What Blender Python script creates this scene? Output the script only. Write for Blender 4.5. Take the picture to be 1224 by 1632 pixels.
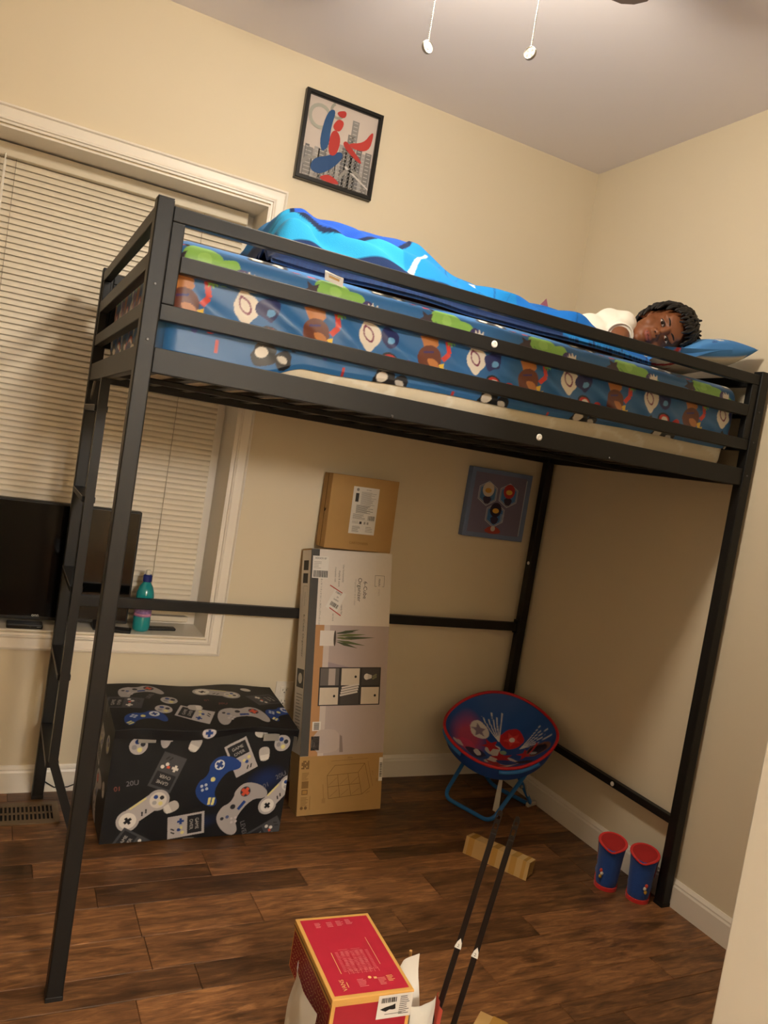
import bpy, bmesh, math, random
import numpy as np
from mathutils import Matrix, Vector, noise

for o in list(bpy.data.objects): bpy.data.objects.remove(o)
SC = bpy.context.scene
COL = SC.collection
random.seed(7)
rng = np.random.default_rng(7)
R = math.radians

# ------------------------------------------------------------------ camera
cam_d = bpy.data.cameras.new('camera')
cam_d.sensor_fit = 'VERTICAL'; cam_d.sensor_height = 24.0
cam_d.lens = 24.0 * 1240.83 / 1632
cam_d.clip_start = .01
cam = bpy.data.objects.new('camera', cam_d); COL.objects.link(cam)
_yaw, _pitch, _roll = .4659, -.0624, .1607
fw = Vector((math.sin(_yaw)*math.cos(_pitch), math.cos(_yaw)*math.cos(_pitch), math.sin(_pitch)))
r0 = Vector((math.cos(_yaw), -math.sin(_yaw), 0)); u0 = r0.cross(fw)
rt = r0*math.cos(_roll) + u0*math.sin(_roll); up = -r0*math.sin(_roll) + u0*math.cos(_roll)
CAM = Vector((-2.2275, -2.8722, 1.3422))
cam.matrix_world = Matrix(((rt.x, up.x, -fw.x, CAM.x), (rt.y, up.y, -fw.y, CAM.y), (rt.z, up.z, -fw.z, CAM.z), (0, 0, 0, 1)))
SC.camera = cam

# ------------------------------------------------------------------ world and exposure
w = bpy.data.worlds.new('night'); SC.world = w; w.use_nodes = True
w.node_tree.nodes['Background'].inputs[0].default_value = (.010, .012, .02, 1)
w.node_tree.nodes['Background'].inputs[1].default_value = 1.0
SC.view_settings.view_transform = 'Standard'
try: SC.view_settings.look = 'None'
except Exception: pass
SC.view_settings.gamma = 1.0
SC.view_settings.use_curve_mapping = False
SC.view_settings.exposure = 0.0
LAMP_POWER = 178.0            # emission strength of the fan's glass globe
LAMP_COLOR = (1.0, .90, .745)
HALL_FILL_POWER = 135.0            # emission of the unseen fill globe added in the hallway
HALL_FILL_COLOR = (1.0, .98, .95)

# ------------------------------------------------------------------ materials
def lin(c):
    if isinstance(c, str):
        c = [int(c[i:i+2], 16)/255 for i in (0, 2, 4)]
    return tuple((x/12.92 if x <= .04045 else ((x+.055)/1.055)**2.4) for x in c[:3])

_mats = {}
def mat(name, col, rough=.6, metal=0., var=.06, scale=30., bump=0., bscale=200., coat=0., sheen=0., spec=.5, trans=0., alpha=1., stretch=(1, 1, 1), emit=None, estr=0., ior=1.45):
    if name in _mats: return _mats[name]
    m = bpy.data.materials.new(name); m.use_nodes = True
    nt = m.node_tree; N = nt.nodes; L = nt.links
    b = N['Principled BSDF']
    c = lin(col)
    b.inputs['Roughness'].default_value = rough
    b.inputs['Metallic'].default_value = metal
    b.inputs['Specular IOR Level'].default_value = spec
    b.inputs['Coat Weight'].default_value = coat
    b.inputs['Sheen Weight'].default_value = sheen
    b.inputs['Transmission Weight'].default_value = trans
    b.inputs['IOR'].default_value = ior
    b.inputs['Alpha'].default_value = alpha
    tc = N.new('ShaderNodeTexCoord'); mp = N.new('ShaderNodeMapping'); L.new(tc.outputs['Object'], mp.inputs[0])
    mp.inputs['Scale'].default_value = stretch
    nz = N.new('ShaderNodeTexNoise'); nz.inputs['Scale'].default_value = scale; nz.inputs['Detail'].default_value = 4
    L.new(mp.outputs[0], nz.inputs['Vector'])
    mx = N.new('ShaderNodeMix'); mx.data_type = 'RGBA'
    mx.inputs['A'].default_value = (*[x*(1-var) for x in c], 1); mx.inputs['B'].default_value = (*[min(1, x*(1+var)) for x in c], 1)
    L.new(nz.outputs['Fac'], mx.inputs['Factor']); L.new(mx.outputs['Result'], b.inputs['Base Color'])
    if bump:
        n2 = N.new('ShaderNodeTexNoise'); n2.inputs['Scale'].default_value = bscale; n2.inputs['Detail'].default_value = 3
        L.new(mp.outputs[0], n2.inputs['Vector'])
        bp = N.new('ShaderNodeBump'); bp.inputs['Strength'].default_value = bump; bp.inputs['Distance'].default_value = .002
        L.new(n2.outputs['Fac'], bp.inputs['Height']); L.new(bp.outputs[0], b.inputs['Normal'])
    if emit:
        b.inputs['Emission Color'].default_value = (*emit, 1); b.inputs['Emission Strength'].default_value = estr
    _mats[name] = m
    return m

def mat_vc(name, rough=.7, sheen=.0, bump=.0, bscale=600., spec=.4, coat=0.):
    if name in _mats: return _mats[name]
    m = bpy.data.materials.new(name); m.use_nodes = True
    nt = m.node_tree; N = nt.nodes; L = nt.links; b = N['Principled BSDF']
    a = N.new('ShaderNodeVertexColor'); a.layer_name = 'Col'
    L.new(a.outputs['Color'], b.inputs['Base Color'])
    b.inputs['Roughness'].default_value = rough; b.inputs['Sheen Weight'].default_value = sheen
    b.inputs['Specular IOR Level'].default_value = spec; b.inputs['Coat Weight'].default_value = coat
    if bump:
        tc = N.new('ShaderNodeTexCoord'); n2 = N.new('ShaderNodeTexNoise'); n2.inputs['Scale'].default_value = bscale
        L.new(tc.outputs['Object'], n2.inputs['Vector'])
        bp = N.new('ShaderNodeBump'); bp.inputs['Strength'].default_value = bump; bp.inputs['Distance'].default_value = .002
        L.new(n2.outputs['Fac'], bp.inputs['Height']); L.new(bp.outputs[0], b.inputs['Normal'])
    _mats[name] = m
    return m

def flat(col, rough=.6):
    return mat('print_'+col+('_%g' % rough), col, rough, var=.03, scale=80)

M = {}
M['wall'] = mat('painted_wall', 'e4d6bb', .75, var=.015, scale=3, bump=.05, bscale=250, spec=.3)
M['ceiling'] = mat('ceiling_paint', 'f1e9e8', .9, var=.01, scale=3, spec=.2)
M['trim'] = mat('white_trim_paint', 'efe6d8', .35, var=.015, scale=8)
M['door'] = mat('door_paint', 'd3cfc6', .5, var=.01, scale=5)
M['blind'] = mat('blind_vinyl', 'e6dac4', .45, var=.02, scale=12)
M['black_metal'] = mat('black_powder_coat', '151413', .45, var=.08, scale=40, bump=.12, bscale=900, spec=.4)
M['black_cap'] = mat('black_plastic', '141414', .5)
M['sticker'] = mat('white_plastic_cap', 'e8e6e0', .4)
M['dark_bolt'] = mat('dark_bolt', '55524e', .4, metal=.5)
M['steel'] = mat('steel_bolt', '9a9a98', .3, metal=1.)
M['card'] = mat('brown_cardboard', 'b08a54', .8, var=.06, scale=25, bump=.1, bscale=120)
M['card_light'] = mat('pale_cardboard', 'c8a46a', .7, var=.08, scale=18, bump=.1, bscale=120)
M['tape'] = mat('packing_tape', 'c2964e', .12, var=.04, coat=.4)
M['paper'] = mat('white_paper', 'e9e6df', .7, var=.03)
M['mattress'] = mat('mattress_ticking', 'e4d9c2', .8, var=.05, scale=14, bump=.5, bscale=40)
M['tvblack'] = mat('tv_plastic', '101010', .4)
M['screen'] = mat('tv_screen', '060606', .12, var=.02, spec=.35)
M['glass'] = mat('window_glass', 'd8e0e4', .02, trans=1., var=0, ior=1.45)
M['bluetube'] = mat('blue_tube_paint', '2f78c4', .35, var=.03)
M['hair'] = mat('black_hair', '15100d', .6, var=.3, scale=200)
M['shirt'] = mat('white_cotton', 'efe9dc', .85, var=.03, scale=40, bump=.15, bscale=90)
M['boot_blue'] = mat('blue_felt', '1f4a9c', .95, var=.12, scale=60, bump=.4, bscale=220, sheen=.2)
M['boot_red'] = mat('red_felt', 'd32a26', .9, var=.08, scale=60, bump=.3, bscale=220, sheen=.2)

# ------------------------------------------------------------------ mesh helpers
class MB:
    def __init__(s): s.v = []; s.f = []; s.m = []; s.mi = 0
    def add(s, vs, fs):
        n = len(s.v); s.v += [tuple(v) for v in vs]; s.f += [tuple(i+n for i in f) for f in fs]; s.m += [s.mi]*len(fs); return s
    def box(s, x0, x1, y0, y1, z0, z1, mtx=None, bev=0.):
        if bev > 0:
            bm = bmesh.new(); bmesh.ops.create_cube(bm, size=1)
            for v in bm.verts: v.co = Vector(((x0+x1)/2+v.co.x*(x1-x0), (y0+y1)/2+v.co.y*(y1-y0), (z0+z1)/2+v.co.z*(z1-z0)))
            bmesh.ops.bevel(bm, geom=bm.edges[:], offset=bev, segments=2, affect='EDGES', profile=.5)
            bm.verts.index_update()
            vs = [v.co.copy() for v in bm.verts]; fs = [[v.index for v in f.verts] for f in bm.faces]; bm.free()
        else:
            vs = [Vector(p) for p in ((x0,y0,z0),(x1,y0,z0),(x1,y1,z0),(x0,y1,z0),(x0,y0,z1),(x1,y0,z1),(x1,y1,z1),(x0,y1,z1))]
            fs = [(0,3,2,1),(4,5,6,7),(0,1,5,4),(1,2,6,5),(2,3,7,6),(3,0,4,7)]
        if mtx is not None: vs = [mtx @ v for v in vs]
        return s.add(vs, fs)
    def tube(s, path, rad, n=10, caps=True, closed=False):
        P = [Vector(p) for p in path]; K = len(P)
        rs = rad if isinstance(rad, (list, tuple)) else [rad]*K
        vs = []; prev = None
        for i, p in enumerate(P):
            if closed: t = P[(i+1) % K]-P[i-1]
            else: t = P[min(i+1, K-1)]-P[max(i-1, 0)]
            t.normalize()
            if prev is None:
                a = t.orthogonal().normalized()
            else:
                a = prev - t*prev.dot(t)
                a = a.normalized() if a.length > 1e-6 else t.orthogonal().normalized()
            prev = a; b = t.cross(a)
            for k in range(n):
                an = 2*math.pi*k/n
                vs.append(p + (a*math.cos(an)+b*math.sin(an))*rs[i])
        fs = []
        for i in range(K if closed else K-1):
            j = (i+1) % K
            for k in range(n):
                k2 = (k+1) % n
                fs.append((i*n+k, i*n+k2, j*n+k2, j*n+k))
        if caps and not closed:
            fs.append(tuple(range(n-1, -1, -1))); fs.append(tuple((K-1)*n+k for k in range(n)))
        return s.add(vs, fs)
    def lathe(s, prof, c, n=24, mtx=None):
        vs = []; fs = []; K = len(prof)
        for (r, z) in prof:
            for k in range(n):
                a = 2*math.pi*k/n; vs.append(Vector((c[0]+r*math.cos(a), c[1]+r*math.sin(a), c[2]+z)))
        for i in range(K-1):
            for k in range(n):
                k2 = (k+1) % n; fs.append((i*n+k, i*n+k2, (i+1)*n+k2, (i+1)*n+k))
        if prof[0][0] > 1e-5: fs.append(tuple(range(n-1, -1, -1)))
        if prof[-1][0] > 1e-5: fs.append(tuple((K-1)*n+k for k in range(n)))
        if mtx is not None: vs = [mtx @ v for v in vs]
        return s.add(vs, fs)
    def sphere(s, c, r, nu=16, nv=10, mtx=None):
        r = r if isinstance(r, (tuple, list)) else (r, r, r)
        vs = []; fs = []
        for i in range(nv+1):
            th = math.pi*i/nv
            for k in range(nu):
                a = 2*math.pi*k/nu
                vs.append(Vector((c[0]+r[0]*math.sin(th)*math.cos(a), c[1]+r[1]*math.sin(th)*math.sin(a), c[2]+r[2]*math.cos(th))))
        for i in range(nv):
            for k in range(nu):
                k2 = (k+1) % nu; fs.append((i*nu+k, (i+1)*nu+k, (i+1)*nu+k2, i*nu+k2))
        if mtx is not None: vs = [mtx @ v for v in vs]
        return s.add(vs, fs)
    def prism(s, pts, axis, a, b):     # polygon pts in the other two axes, extruded on axis a..b
        n = len(pts)
        def P(p, h):
            q = list(p); q.insert(axis, h); return Vector(q)
        vs = [P(p, a) for p in pts]+[P(p, b) for p in pts]
        fs = [tuple(range(n)), tuple(range(2*n-1, n-1, -1))]+[(i, i+n, (i+1) % n+n, (i+1) % n) for i in range(n)]
        return s.add(vs, fs)
    def grid(s, P):                     # P[i][j] -> points
        a = len(P); b = len(P[0])
        return s.add([p for row in P for p in row], [(i*b+j, i*b+j+1, (i+1)*b+j+1, (i+1)*b+j) for i in range(a-1) for j in range(b-1)])
    def xf(s, mtx): s.v = [tuple(mtx @ Vector(v)) for v in s.v]; return s
    def build(s, name, mats, parent=None, smooth=False, weld=0., fix=True):
        me = bpy.data.meshes.new(name); me.from_pydata(s.v, [], s.f)
        mats = mats if isinstance(mats, list) else [mats]
        for m in mats: me.materials.append(m)
        if len(mats) > 1: me.polygons.foreach_set('material_index', s.m)
        if weld or fix:
            bm = bmesh.new(); bm.from_mesh(me)
            if weld: bmesh.ops.remove_doubles(bm, verts=bm.verts[:], dist=weld)
            bmesh.ops.recalc_face_normals(bm, faces=bm.faces[:])
            bm.to_mesh(me); bm.free()
        if smooth: me.polygons.foreach_set('use_smooth', [True]*len(me.polygons))
        return link(name, me, parent)

def link(name, me, parent=None):
    o = bpy.data.objects.new(name, me); COL.objects.link(o)
    if parent is not None: setparent(o, parent)
    return o
_world = {}
def worldm(o):
    return o.matrix_basis.copy() if o.parent is None else worldm(o.parent) @ o.matrix_parent_inverse @ o.matrix_basis
def setparent(o, p):
    o.parent = p; o.matrix_parent_inverse = worldm(p).inverted()
def empty(name, loc, label, cat, group=None, rz=0.):
    o = bpy.data.objects.new(name, None); COL.objects.link(o); o.location = loc; o.rotation_euler = (0, 0, rz)
    o.empty_display_size = .05
    return tag(o, label, cat, group)
def tag(o, label, cat, group=None, kind=None):
    o['label'] = label
    if cat: o['category'] = cat
    if group: o['group'] = group
    if kind: o['kind'] = kind
    return o
def struct(o): o['kind'] = 'structure'; return o
def sm_by_angle(o, ang=40):
    me = o.data; me.polygons.foreach_set('use_smooth', [True]*len(me.polygons))
    try: me.set_sharp_from_angle(angle=R(ang))
    except Exception: pass
    return o

def frame_loft(mb, x0, x1, z0, z1, prof):
    # mitred frame in an xz plane; prof = list of (inset from the outer edge, y)
    L = []
    for d, y in prof:
        L.append([(x0+d, y, z0+d), (x1-d, y, z0+d), (x1-d, y, z1-d), (x0+d, y, z1-d)])
    n = len(mb.v)
    vs = [p for l in L for p in l]; fs = []
    for i in range(len(L)-1):
        for k in range(4):
            k2 = (k+1) % 4; fs.append((i*4+k, i*4+k2, (i+1)*4+k2, (i+1)*4+k))
    mb.add(vs, fs); return mb

# text outlines as triangles (2D)
_tc = {}
def text_tris(s, bold=False):
    if s in _tc: return _tc[s]
    cu = bpy.data.curves.new('t', 'FONT'); cu.body = s; cu.size = 1.; cu.resolution_u = 3
    o = bpy.data.objects.new('t', cu); COL.objects.link(o)
    dg = bpy.context.evaluated_depsgraph_get(); me = o.evaluated_get(dg).to_mesh()
    me.calc_loop_triangles()
    V = np.array([v.co[:2] for v in me.vertices]) if len(me.vertices) else np.zeros((0, 2))
    T = [tuple(t.vertices) for t in me.loop_triangles]
    o.evaluated_get(dg).to_mesh_clear(); bpy.data.objects.remove(o); bpy.data.curves.remove(cu)
    if len(V):
        V = V-V.min(0); hgt = .72; V = V/hgt    # cap height = 1
    _tc[s] = (V, T); return V, T

class Decal:
    """flat print on a flat face: origin, two in-plane axes, normal; pieces sit a hair above the face"""
    def __init__(s, O, ux, uy):
        s.O = Vector(O); s.ux = Vector(ux).normalized(); s.uy = Vector(uy).normalized(); s.n = s.ux.cross(s.uy)
        s.mb = MB(); s.mats = []
    def _c(s, col):
        m = flat(col)
        if m not in s.mats: s.mats.append(m)
        s.mb.mi = s.mats.index(m)
    def P(s, x, y, l): return s.O+s.ux*x+s.uy*y+s.n*(.0004+.0003*l)
    def poly(s, pts, col, l=0):
        s._c(col); s.mb.add([s.P(x, y, l) for x, y in pts], [tuple(range(len(pts)))])
    def rect(s, x, y, w, h, col, l=0, rot=0):
        c, n = math.cos(R(rot)), math.sin(R(rot))
        s.poly([(x+a*c-b*n, y+a*n+b*c) for a, b in ((-w/2, -h/2), (w/2, -h/2), (w/2, h/2), (-w/2, h/2))], col, l)
    def disc(s, x, y, r, col, l=0, ry=None, n=20):
        ry = ry or r; s.poly([(x+r*math.cos(2*math.pi*k/n), y+ry*math.sin(2*math.pi*k/n)) for k in range(n)], col, l)
    def line(s, x0, y0, x1, y1, w, col, l=0):
        d = math.hypot(x1-x0, y1-y0); s.rect((x0+x1)/2, (y0+y1)/2, d, w, col, l, math.degrees(math.atan2(y1-y0, x1-x0)))
    def text(s, t, x, y, h, col, l=1, rot=0, width=None):   # centred
        V, T = text_tris(t)
        if not len(V): return
        V = V*h; 
        if width: V = V*np.array([width/V[:, 0].max(), 1])
        V = V-(V.max(0)+V.min(0))/2
        c, n = math.cos(R(rot)), math.sin(R(rot))
        s._c(col); s.mb.add([s.P(x+a*c-b*n, y+a*n+b*c, l) for a, b in V], T)
    def barcode(s, x, y, w, h, col='1c1a18', l=1, rot=0, seed=1):
        rr = random.Random(seed); t = -w/2; c, n = math.cos(R(rot)), math.sin(R(rot))
        while t < w/2:
            bw = rr.choice((.0012, .002, .003)); 
            s.rect(x+(t+bw/2)*c, y+(t+bw/2)*n, bw, h, col, l, rot); t += bw+rr.choice((.0012, .002))
    def lines(s, x, y, w, n, dy, h, col, l=1, seed=2, rot=0):
        rr = random.Random(seed); c, q = math.cos(R(rot)), math.sin(R(rot))
        for i in range(n):
            ww = w*rr.uniform(.6, 1); a = -(w-ww)/2; b = -i*dy
            s.rect(x+a*c-b*q, y+a*q+b*c, ww, h, col, l, rot)
    def build(s, name, parent): return s.mb.build(name, s.mats, parent, fix=False)

class Canvas:
    """numpy picture (metres) sampled onto the vertices of a dense cloth mesh: the printed colours of the cloth"""
    def __init__(s, w, h, bg, res=.001):
        s.res = res; s.nx = int(w/res)+1; s.ny = int(h/res)+1
        s.a = np.empty((s.ny, s.nx, 3)); s.a[:] = lin(bg)
    def _box(s, x0, x1, y0, y1):
        i0 = max(0, int(x0/s.res)); i1 = min(s.nx, int(x1/s.res)+2); j0 = max(0, int(y0/s.res)); j1 = min(s.ny, int(y1/s.res)+2)
        if i0 >= i1 or j0 >= j1: return None
        X, Y = np.meshgrid(np.arange(i0, i1)*s.res, np.arange(j0, j1)*s.res)
        return i0, i1, j0, j1, X, Y
    def poly(s, pts, col):
        P = np.array(pts); b = s._box(P[:, 0].min(), P[:, 0].max(), P[:, 1].min(), P[:, 1].max())
        if b is None: return
        i0, i1, j0, j1, X, Y = b
        ins = np.zeros(X.shape, bool)
        for k in range(len(P)):
            xa, ya = P[k]; xb, yb = P[k-1]
            c = ((ya > Y) != (yb > Y))
            if ya != yb: ins ^= c & (X < (xb-xa)*(Y-ya)/(yb-ya)+xa)
        s.a[j0:j1, i0:i1][ins] = lin(col)
    def ell(s, x, y, rx, ry, col, rot=0, soft=0.):
        m = max(rx, ry)*1.02
        b = s._box(x-m, x+m, y-m, y+m)
        if b is None: return
        i0, i1, j0, j1, X, Y = b; c, n = math.cos(R(rot)), math.sin(R(rot))
        u = ((X-x)*c+(Y-y)*n)/rx; v = (-(X-x)*n+(Y-y)*c)/ry; d = np.sqrt(u*u+v*v)
        if soft:
            t = np.clip((1-d)/soft, 0, 1)[..., None]; s.a[j0:j1, i0:i1] = s.a[j0:j1, i0:i1]*(1-t)+np.array(lin(col))*t
        else: s.a[j0:j1, i0:i1][d < 1] = lin(col)
    def line(s, pts, wd, col):
        for (xa, ya), (xb, yb) in zip(pts[:-1], pts[1:]):
            d = math.hypot(xb-xa, yb-ya) or 1e-6; nx, ny = -(yb-ya)/d*wd/2, (xb-xa)/d*wd/2
            s.poly([(xa+nx, ya+ny), (xb+nx, yb+ny), (xb-nx, yb-ny), (xa-nx, ya-ny)], col)
    def blob(s, x, y, pts, sc, rot, col, flip=1):
        c, n = math.cos(R(rot)), math.sin(R(rot))
        s.poly([(x+sc*(flip*a*c-b*n), y+sc*(flip*a*n+b*c)) for a, b in pts], col)
    def text(s, t, x, y, h, col, rot=0):
        V, T = text_tris(t)
        V = V*h; V = V-(V.max(0)+V.min(0))/2; c, n = math.cos(R(rot)), math.sin(R(rot))
        W = [(x+a*c-b*n, y+a*n+b*c) for a, b in V]
        for tr in T: s.poly([W[i] for i in tr], col)
    def sample(s, x, y):
        i = np.clip(x/s.res, 0, s.nx-1.001); j = np.clip(y/s.res, 0, s.ny-1.001)
        i0 = i.astype(int); j0 = j.astype(int); fx = (i-i0)[..., None]; fy = (j-j0)[..., None]
        A = s.a
        return (A[j0, i0]*(1-fx)+A[j0, i0+1]*fx)*(1-fy)+(A[j0+1, i0]*(1-fx)+A[j0+1, i0+1]*fx)*fy

def smooth_poly(pts, it=2):
    P = [tuple(p) for p in pts]
    for _ in range(it):
        Q = []
        for i in range(len(P)):
            a, b = P[i], P[(i+1) % len(P)]
            Q += [(a[0]*.75+b[0]*.25, a[1]*.75+b[1]*.25), (a[0]*.25+b[0]*.75, a[1]*.25+b[1]*.75)]
        P = Q
    return P

class NG:
    """dense numpy grids with colours -> one mesh"""
    def __init__(s): s.v = []; s.c = []; s.f = []; s.n = 0
    def add(s, P, C, flip=False):
        a, b = P.shape[:2]; idx = np.arange(a*b).reshape(a, b)+s.n
        q = np.stack([idx[:-1, :-1], idx[:-1, 1:], idx[1:, 1:], idx[1:, :-1]], -1).reshape(-1, 4)
        if flip: q = q[:, ::-1]
        s.v.append(P.reshape(-1, 3)); s.c.append(np.broadcast_to(C, P.shape).reshape(-1, 3)); s.f.append(q); s.n += a*b
    def build(s, name, material, parent=None, smooth=True, weld=0.):
        V = np.concatenate(s.v); C = np.concatenate(s.c); F = np.concatenate(s.f)
        me = bpy.data.meshes.new(name)
        me.vertices.add(len(V)); me.vertices.foreach_set('co', V.astype(np.float32).ravel())
        me.loops.add(len(F)*4); me.loops.foreach_set('vertex_index', F.astype(np.int32).ravel())
        me.polygons.add(len(F)); me.polygons.foreach_set('loop_start', np.arange(len(F), dtype=np.int32)*4)
        me.update(calc_edges=True)
        at = me.color_attributes.new('Col', 'FLOAT_COLOR', 'POINT')
        at.data.foreach_set('color', np.concatenate([C, np.ones((len(C), 1))], 1).astype(np.float32).ravel())
        me.materials.append(material)
        if weld:
            bm = bmesh.new(); bm.from_mesh(me); bmesh.ops.remove_doubles(bm, verts=bm.verts[:], dist=weld); bm.to_mesh(me); bm.free()
        if smooth: me.polygons.foreach_set('use_smooth', [True]*len(me.polygons))
        return link(name, me, parent)

def vnoise(X, Y, seed=0, scale=1.):
    # smooth value noise on arrays
    r = np.random.default_rng(seed); T = r.random((64, 64))
    x = X*scale; y = Y*scale; i = np.floor(x).astype(int); j = np.floor(y).astype(int); fx = x-i; fy = y-j
    fx = fx*fx*(3-2*fx); fy = fy*fy*(3-2*fy)
    g = lambda a, b: T[b % 64, a % 64]
    return (g(i, j)*(1-fx)+g(i+1, j)*fx)*(1-fy)+(g(i, j+1)*(1-fx)+g(i+1, j+1)*fx)*fy

def remesh(mb, voxel, name, smooth_it=3, parent=None):
    """fuse overlapping pieces into one continuous surface"""
    me = bpy.data.meshes.new('tmp'); me.from_pydata(mb.v, [], mb.f)
    o = bpy.data.objects.new('tmp', me); COL.objects.link(o)
    m = o.modifiers.new('r', 'REMESH'); m.mode = 'VOXEL'; m.voxel_size = voxel
    if smooth_it:
        k = o.modifiers.new('s', 'SMOOTH'); k.iterations = smooth_it; k.factor = .5
    dg = bpy.context.evaluated_depsgraph_get()
    out = bpy.data.meshes.new_from_object(o.evaluated_get(dg)); out.name = name
    bpy.data.objects.remove(o); bpy.data.meshes.remove(me)
    out.polygons.foreach_set('use_smooth', [True]*len(out.polygons))
    return link(name, out, parent)

def paint_mesh(o, fn, material):
    me = o.data; n = len(me.vertices); co = np.empty(n*3); me.vertices.foreach_get('co', co); co = co.reshape(-1, 3)
    C = fn(co)
    at = me.color_attributes.new('Col', 'FLOAT_COLOR', 'POINT')
    at.data.foreach_set('color', np.concatenate([C, np.ones((n, 1))], 1).astype(np.float32).ravel())
    me.materials.clear(); me.materials.append(material)

# ================================================================== THE ROOM
H = 2.762; XW = .004; XLW = -3.1; YF = -2.96
WX0, WX1, WZ0, WZ1 = -2.49, -1.447, .577, 2.203     # window opening
mb = MB()
for b in ((XLW-.1, WX0, 0, H), (WX1, XW+.1, 0, H), (WX0, WX1, 0, WZ0), (WX0, WX1, WZ1, H)):
    mb.box(b[0], b[1], 0, .22, b[2], b[3])
struct(mb.build('wall_back', M['wall']))
struct(MB().box(XW, XW+.1, YF-.1, 0, 0, H).build('wall_right', M['wall']))
struct(MB().box(XLW-.1, XLW, YF-.1, 0, 0, H).build('wall_left', M['wall']))
DX0, DX1 = -1.85, -1.05
mb = MB()
for b in ((XLW, DX0, 0, H), (DX1, XW, 0, H), (DX0, DX1, 2.05, H)): mb.box(b[0], b[1], YF-.1, YF, b[2], b[3])
struct(mb.build('wall_front', M['wall']))
struct(MB().box(XLW-.1, XW+.1, YF-.1, .22, H, H+.1).build('ceiling', M['ceiling']))
# hallway stub behind the doorway
mb = MB()
HY = YF-2.4
mb.box(DX0-.3, DX1+.3, HY, HY+.1, 0, H); mb.box(DX0-.4, DX0-.3, HY, YF-.1, 0, H); mb.box(DX1+.3, DX1+.4, HY, YF-.1, 0, H)
mb.box(DX0-.4, DX1+.4, HY, YF-.1, H, H+.1)
struct(mb.build('wall_hall', M['wall']))

# ---- floor with individual planks
fl = struct(MB().box(XLW-.1, XW+.1, YF-2.4, .22, -.06, -.012).build('floor', mat('floor_underlay', '1a110b', .9)))
def plank_material():
    m = bpy.data.materials.new('walnut_laminate'); m.use_nodes = True
    nt = m.node_tree; N = nt.nodes; L = nt.links; b = N['Principled BSDF']
    tc = N.new('ShaderNodeTexCoord'); oi = N.new('ShaderNodeObjectInfo')
    off = N.new('ShaderNodeVectorMath'); off.operation = 'SCALE'; off.inputs[0].default_value = (7, 13, 5)
    L.new(oi.outputs['Random'], off.inputs['Scale'])
    ad = N.new('ShaderNodeVectorMath'); ad.operation = 'ADD'
    L.new(tc.outputs['Object'], ad.inputs[0]); L.new(off.outputs[0], ad.inputs[1])
    mp = N.new('ShaderNodeMapping'); mp.inputs['Scale'].default_value = (2.2, 14, 1); L.new(ad.outputs[0], mp.inputs[0])
    n1 = N.new('ShaderNodeTexNoise'); n1.inputs['Scale'].default_value = 4; n1.inputs['Detail'].default_value = 8; n1.inputs['Roughness'].default_value = .65; n1.inputs['Distortion'].default_value = .8
    L.new(mp.outputs[0], n1.inputs['Vector'])
    mp2 = N.new('ShaderNodeMapping'); mp2.inputs['Scale'].default_value = (3, 9, 1); L.new(ad.outputs[0], mp2.inputs[0])
    n2 = N.new('ShaderNodeTexNoise'); n2.inputs['Scale'].default_value = 2.2; n2.inputs['Detail'].default_value = 3; L.new(mp2.outputs[0], n2.inputs['Vector'])
    mp3 = N.new('ShaderNodeMapping'); mp3.inputs['Scale'].default_value = (6, 90, 1); L.new(ad.outputs[0], mp3.inputs[0])
    n3 = N.new('ShaderNodeTexNoise'); n3.inputs['Scale'].default_value = 4; n3.inputs['Detail'].default_value = 4; L.new(mp3.outputs[0], n3.inputs['Vector'])
    cr = N.new('ShaderNodeValToRGB'); e = cr.color_ramp.elements
    e[0].position = .25; e[0].color = (*lin('46301f'), 1); e[1].position = .76; e[1].color = (*lin('b07d4e'), 1)
    k = e.new(.5); k.color = (*lin('7d5434'), 1)
    L.new(n1.outputs['Fac'], cr.inputs[0])
    # plank-to-plank tone
    mr = N.new('ShaderNodeMapRange'); mr.inputs['To Min'].default_value = .5; mr.inputs['To Max'].default_value = 1.3; L.new(oi.outputs['Random'], mr.inputs['Value'])
    kn = N.new('ShaderNodeMapRange'); kn.inputs['From Min'].default_value = .28; kn.inputs['From Max'].default_value = .5; kn.inputs['To Min'].default_value = .45; kn.inputs['To Max'].default_value = 1.; L.new(n2.outputs['Fac'], kn.inputs['Value'])
    gr = N.new('ShaderNodeMapRange'); gr.inputs['From Min'].default_value = .3; gr.inputs['From Max'].default_value = .7; gr.inputs['To Min'].default_value = .8; gr.inputs['To Max'].default_value = 1.15; L.new(n3.outputs['Fac'], gr.inputs['Value'])
    m1 = N.new('ShaderNodeMath'); m1.operation = 'MULTIPLY'; L.new(mr.outputs[0], m1.inputs[0]); L.new(kn.outputs[0], m1.inputs[1])
    m2 = N.new('ShaderNodeMath'); m2.operation = 'MULTIPLY'; L.new(m1.outputs[0], m2.inputs[0]); L.new(gr.outputs[0], m2.inputs[1])
    vm = N.new('ShaderNodeVectorMath'); vm.operation = 'SCALE'; L.new(cr.outputs[0], vm.inputs[0]); L.new(m2.outputs[0], vm.inputs['Scale'])
    L.new(vm.outputs[0], b.inputs['Base Color'])
    b.inputs['Roughness'].default_value = .38; b.inputs['Specular IOR Level'].default_value = .4
    bp = N.new('ShaderNodeBump'); bp.inputs['Strength'].default_value = .25; bp.inputs['Distance'].default_value = .002
    L.new(n3.outputs['Fac'], bp.inputs['Height']); L.new(bp.outputs[0], b.inputs['Normal'])
    return m
PM = plank_material()
seams = [.2, .1, .02, -.075, -.165, -.24, -.34, -.485, -.563, -.638, -.742, -.892, -1.028, -1.125, -1.295, -1.394, -1.462]
wd = [.145, .1, .075]; k = 0
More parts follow.
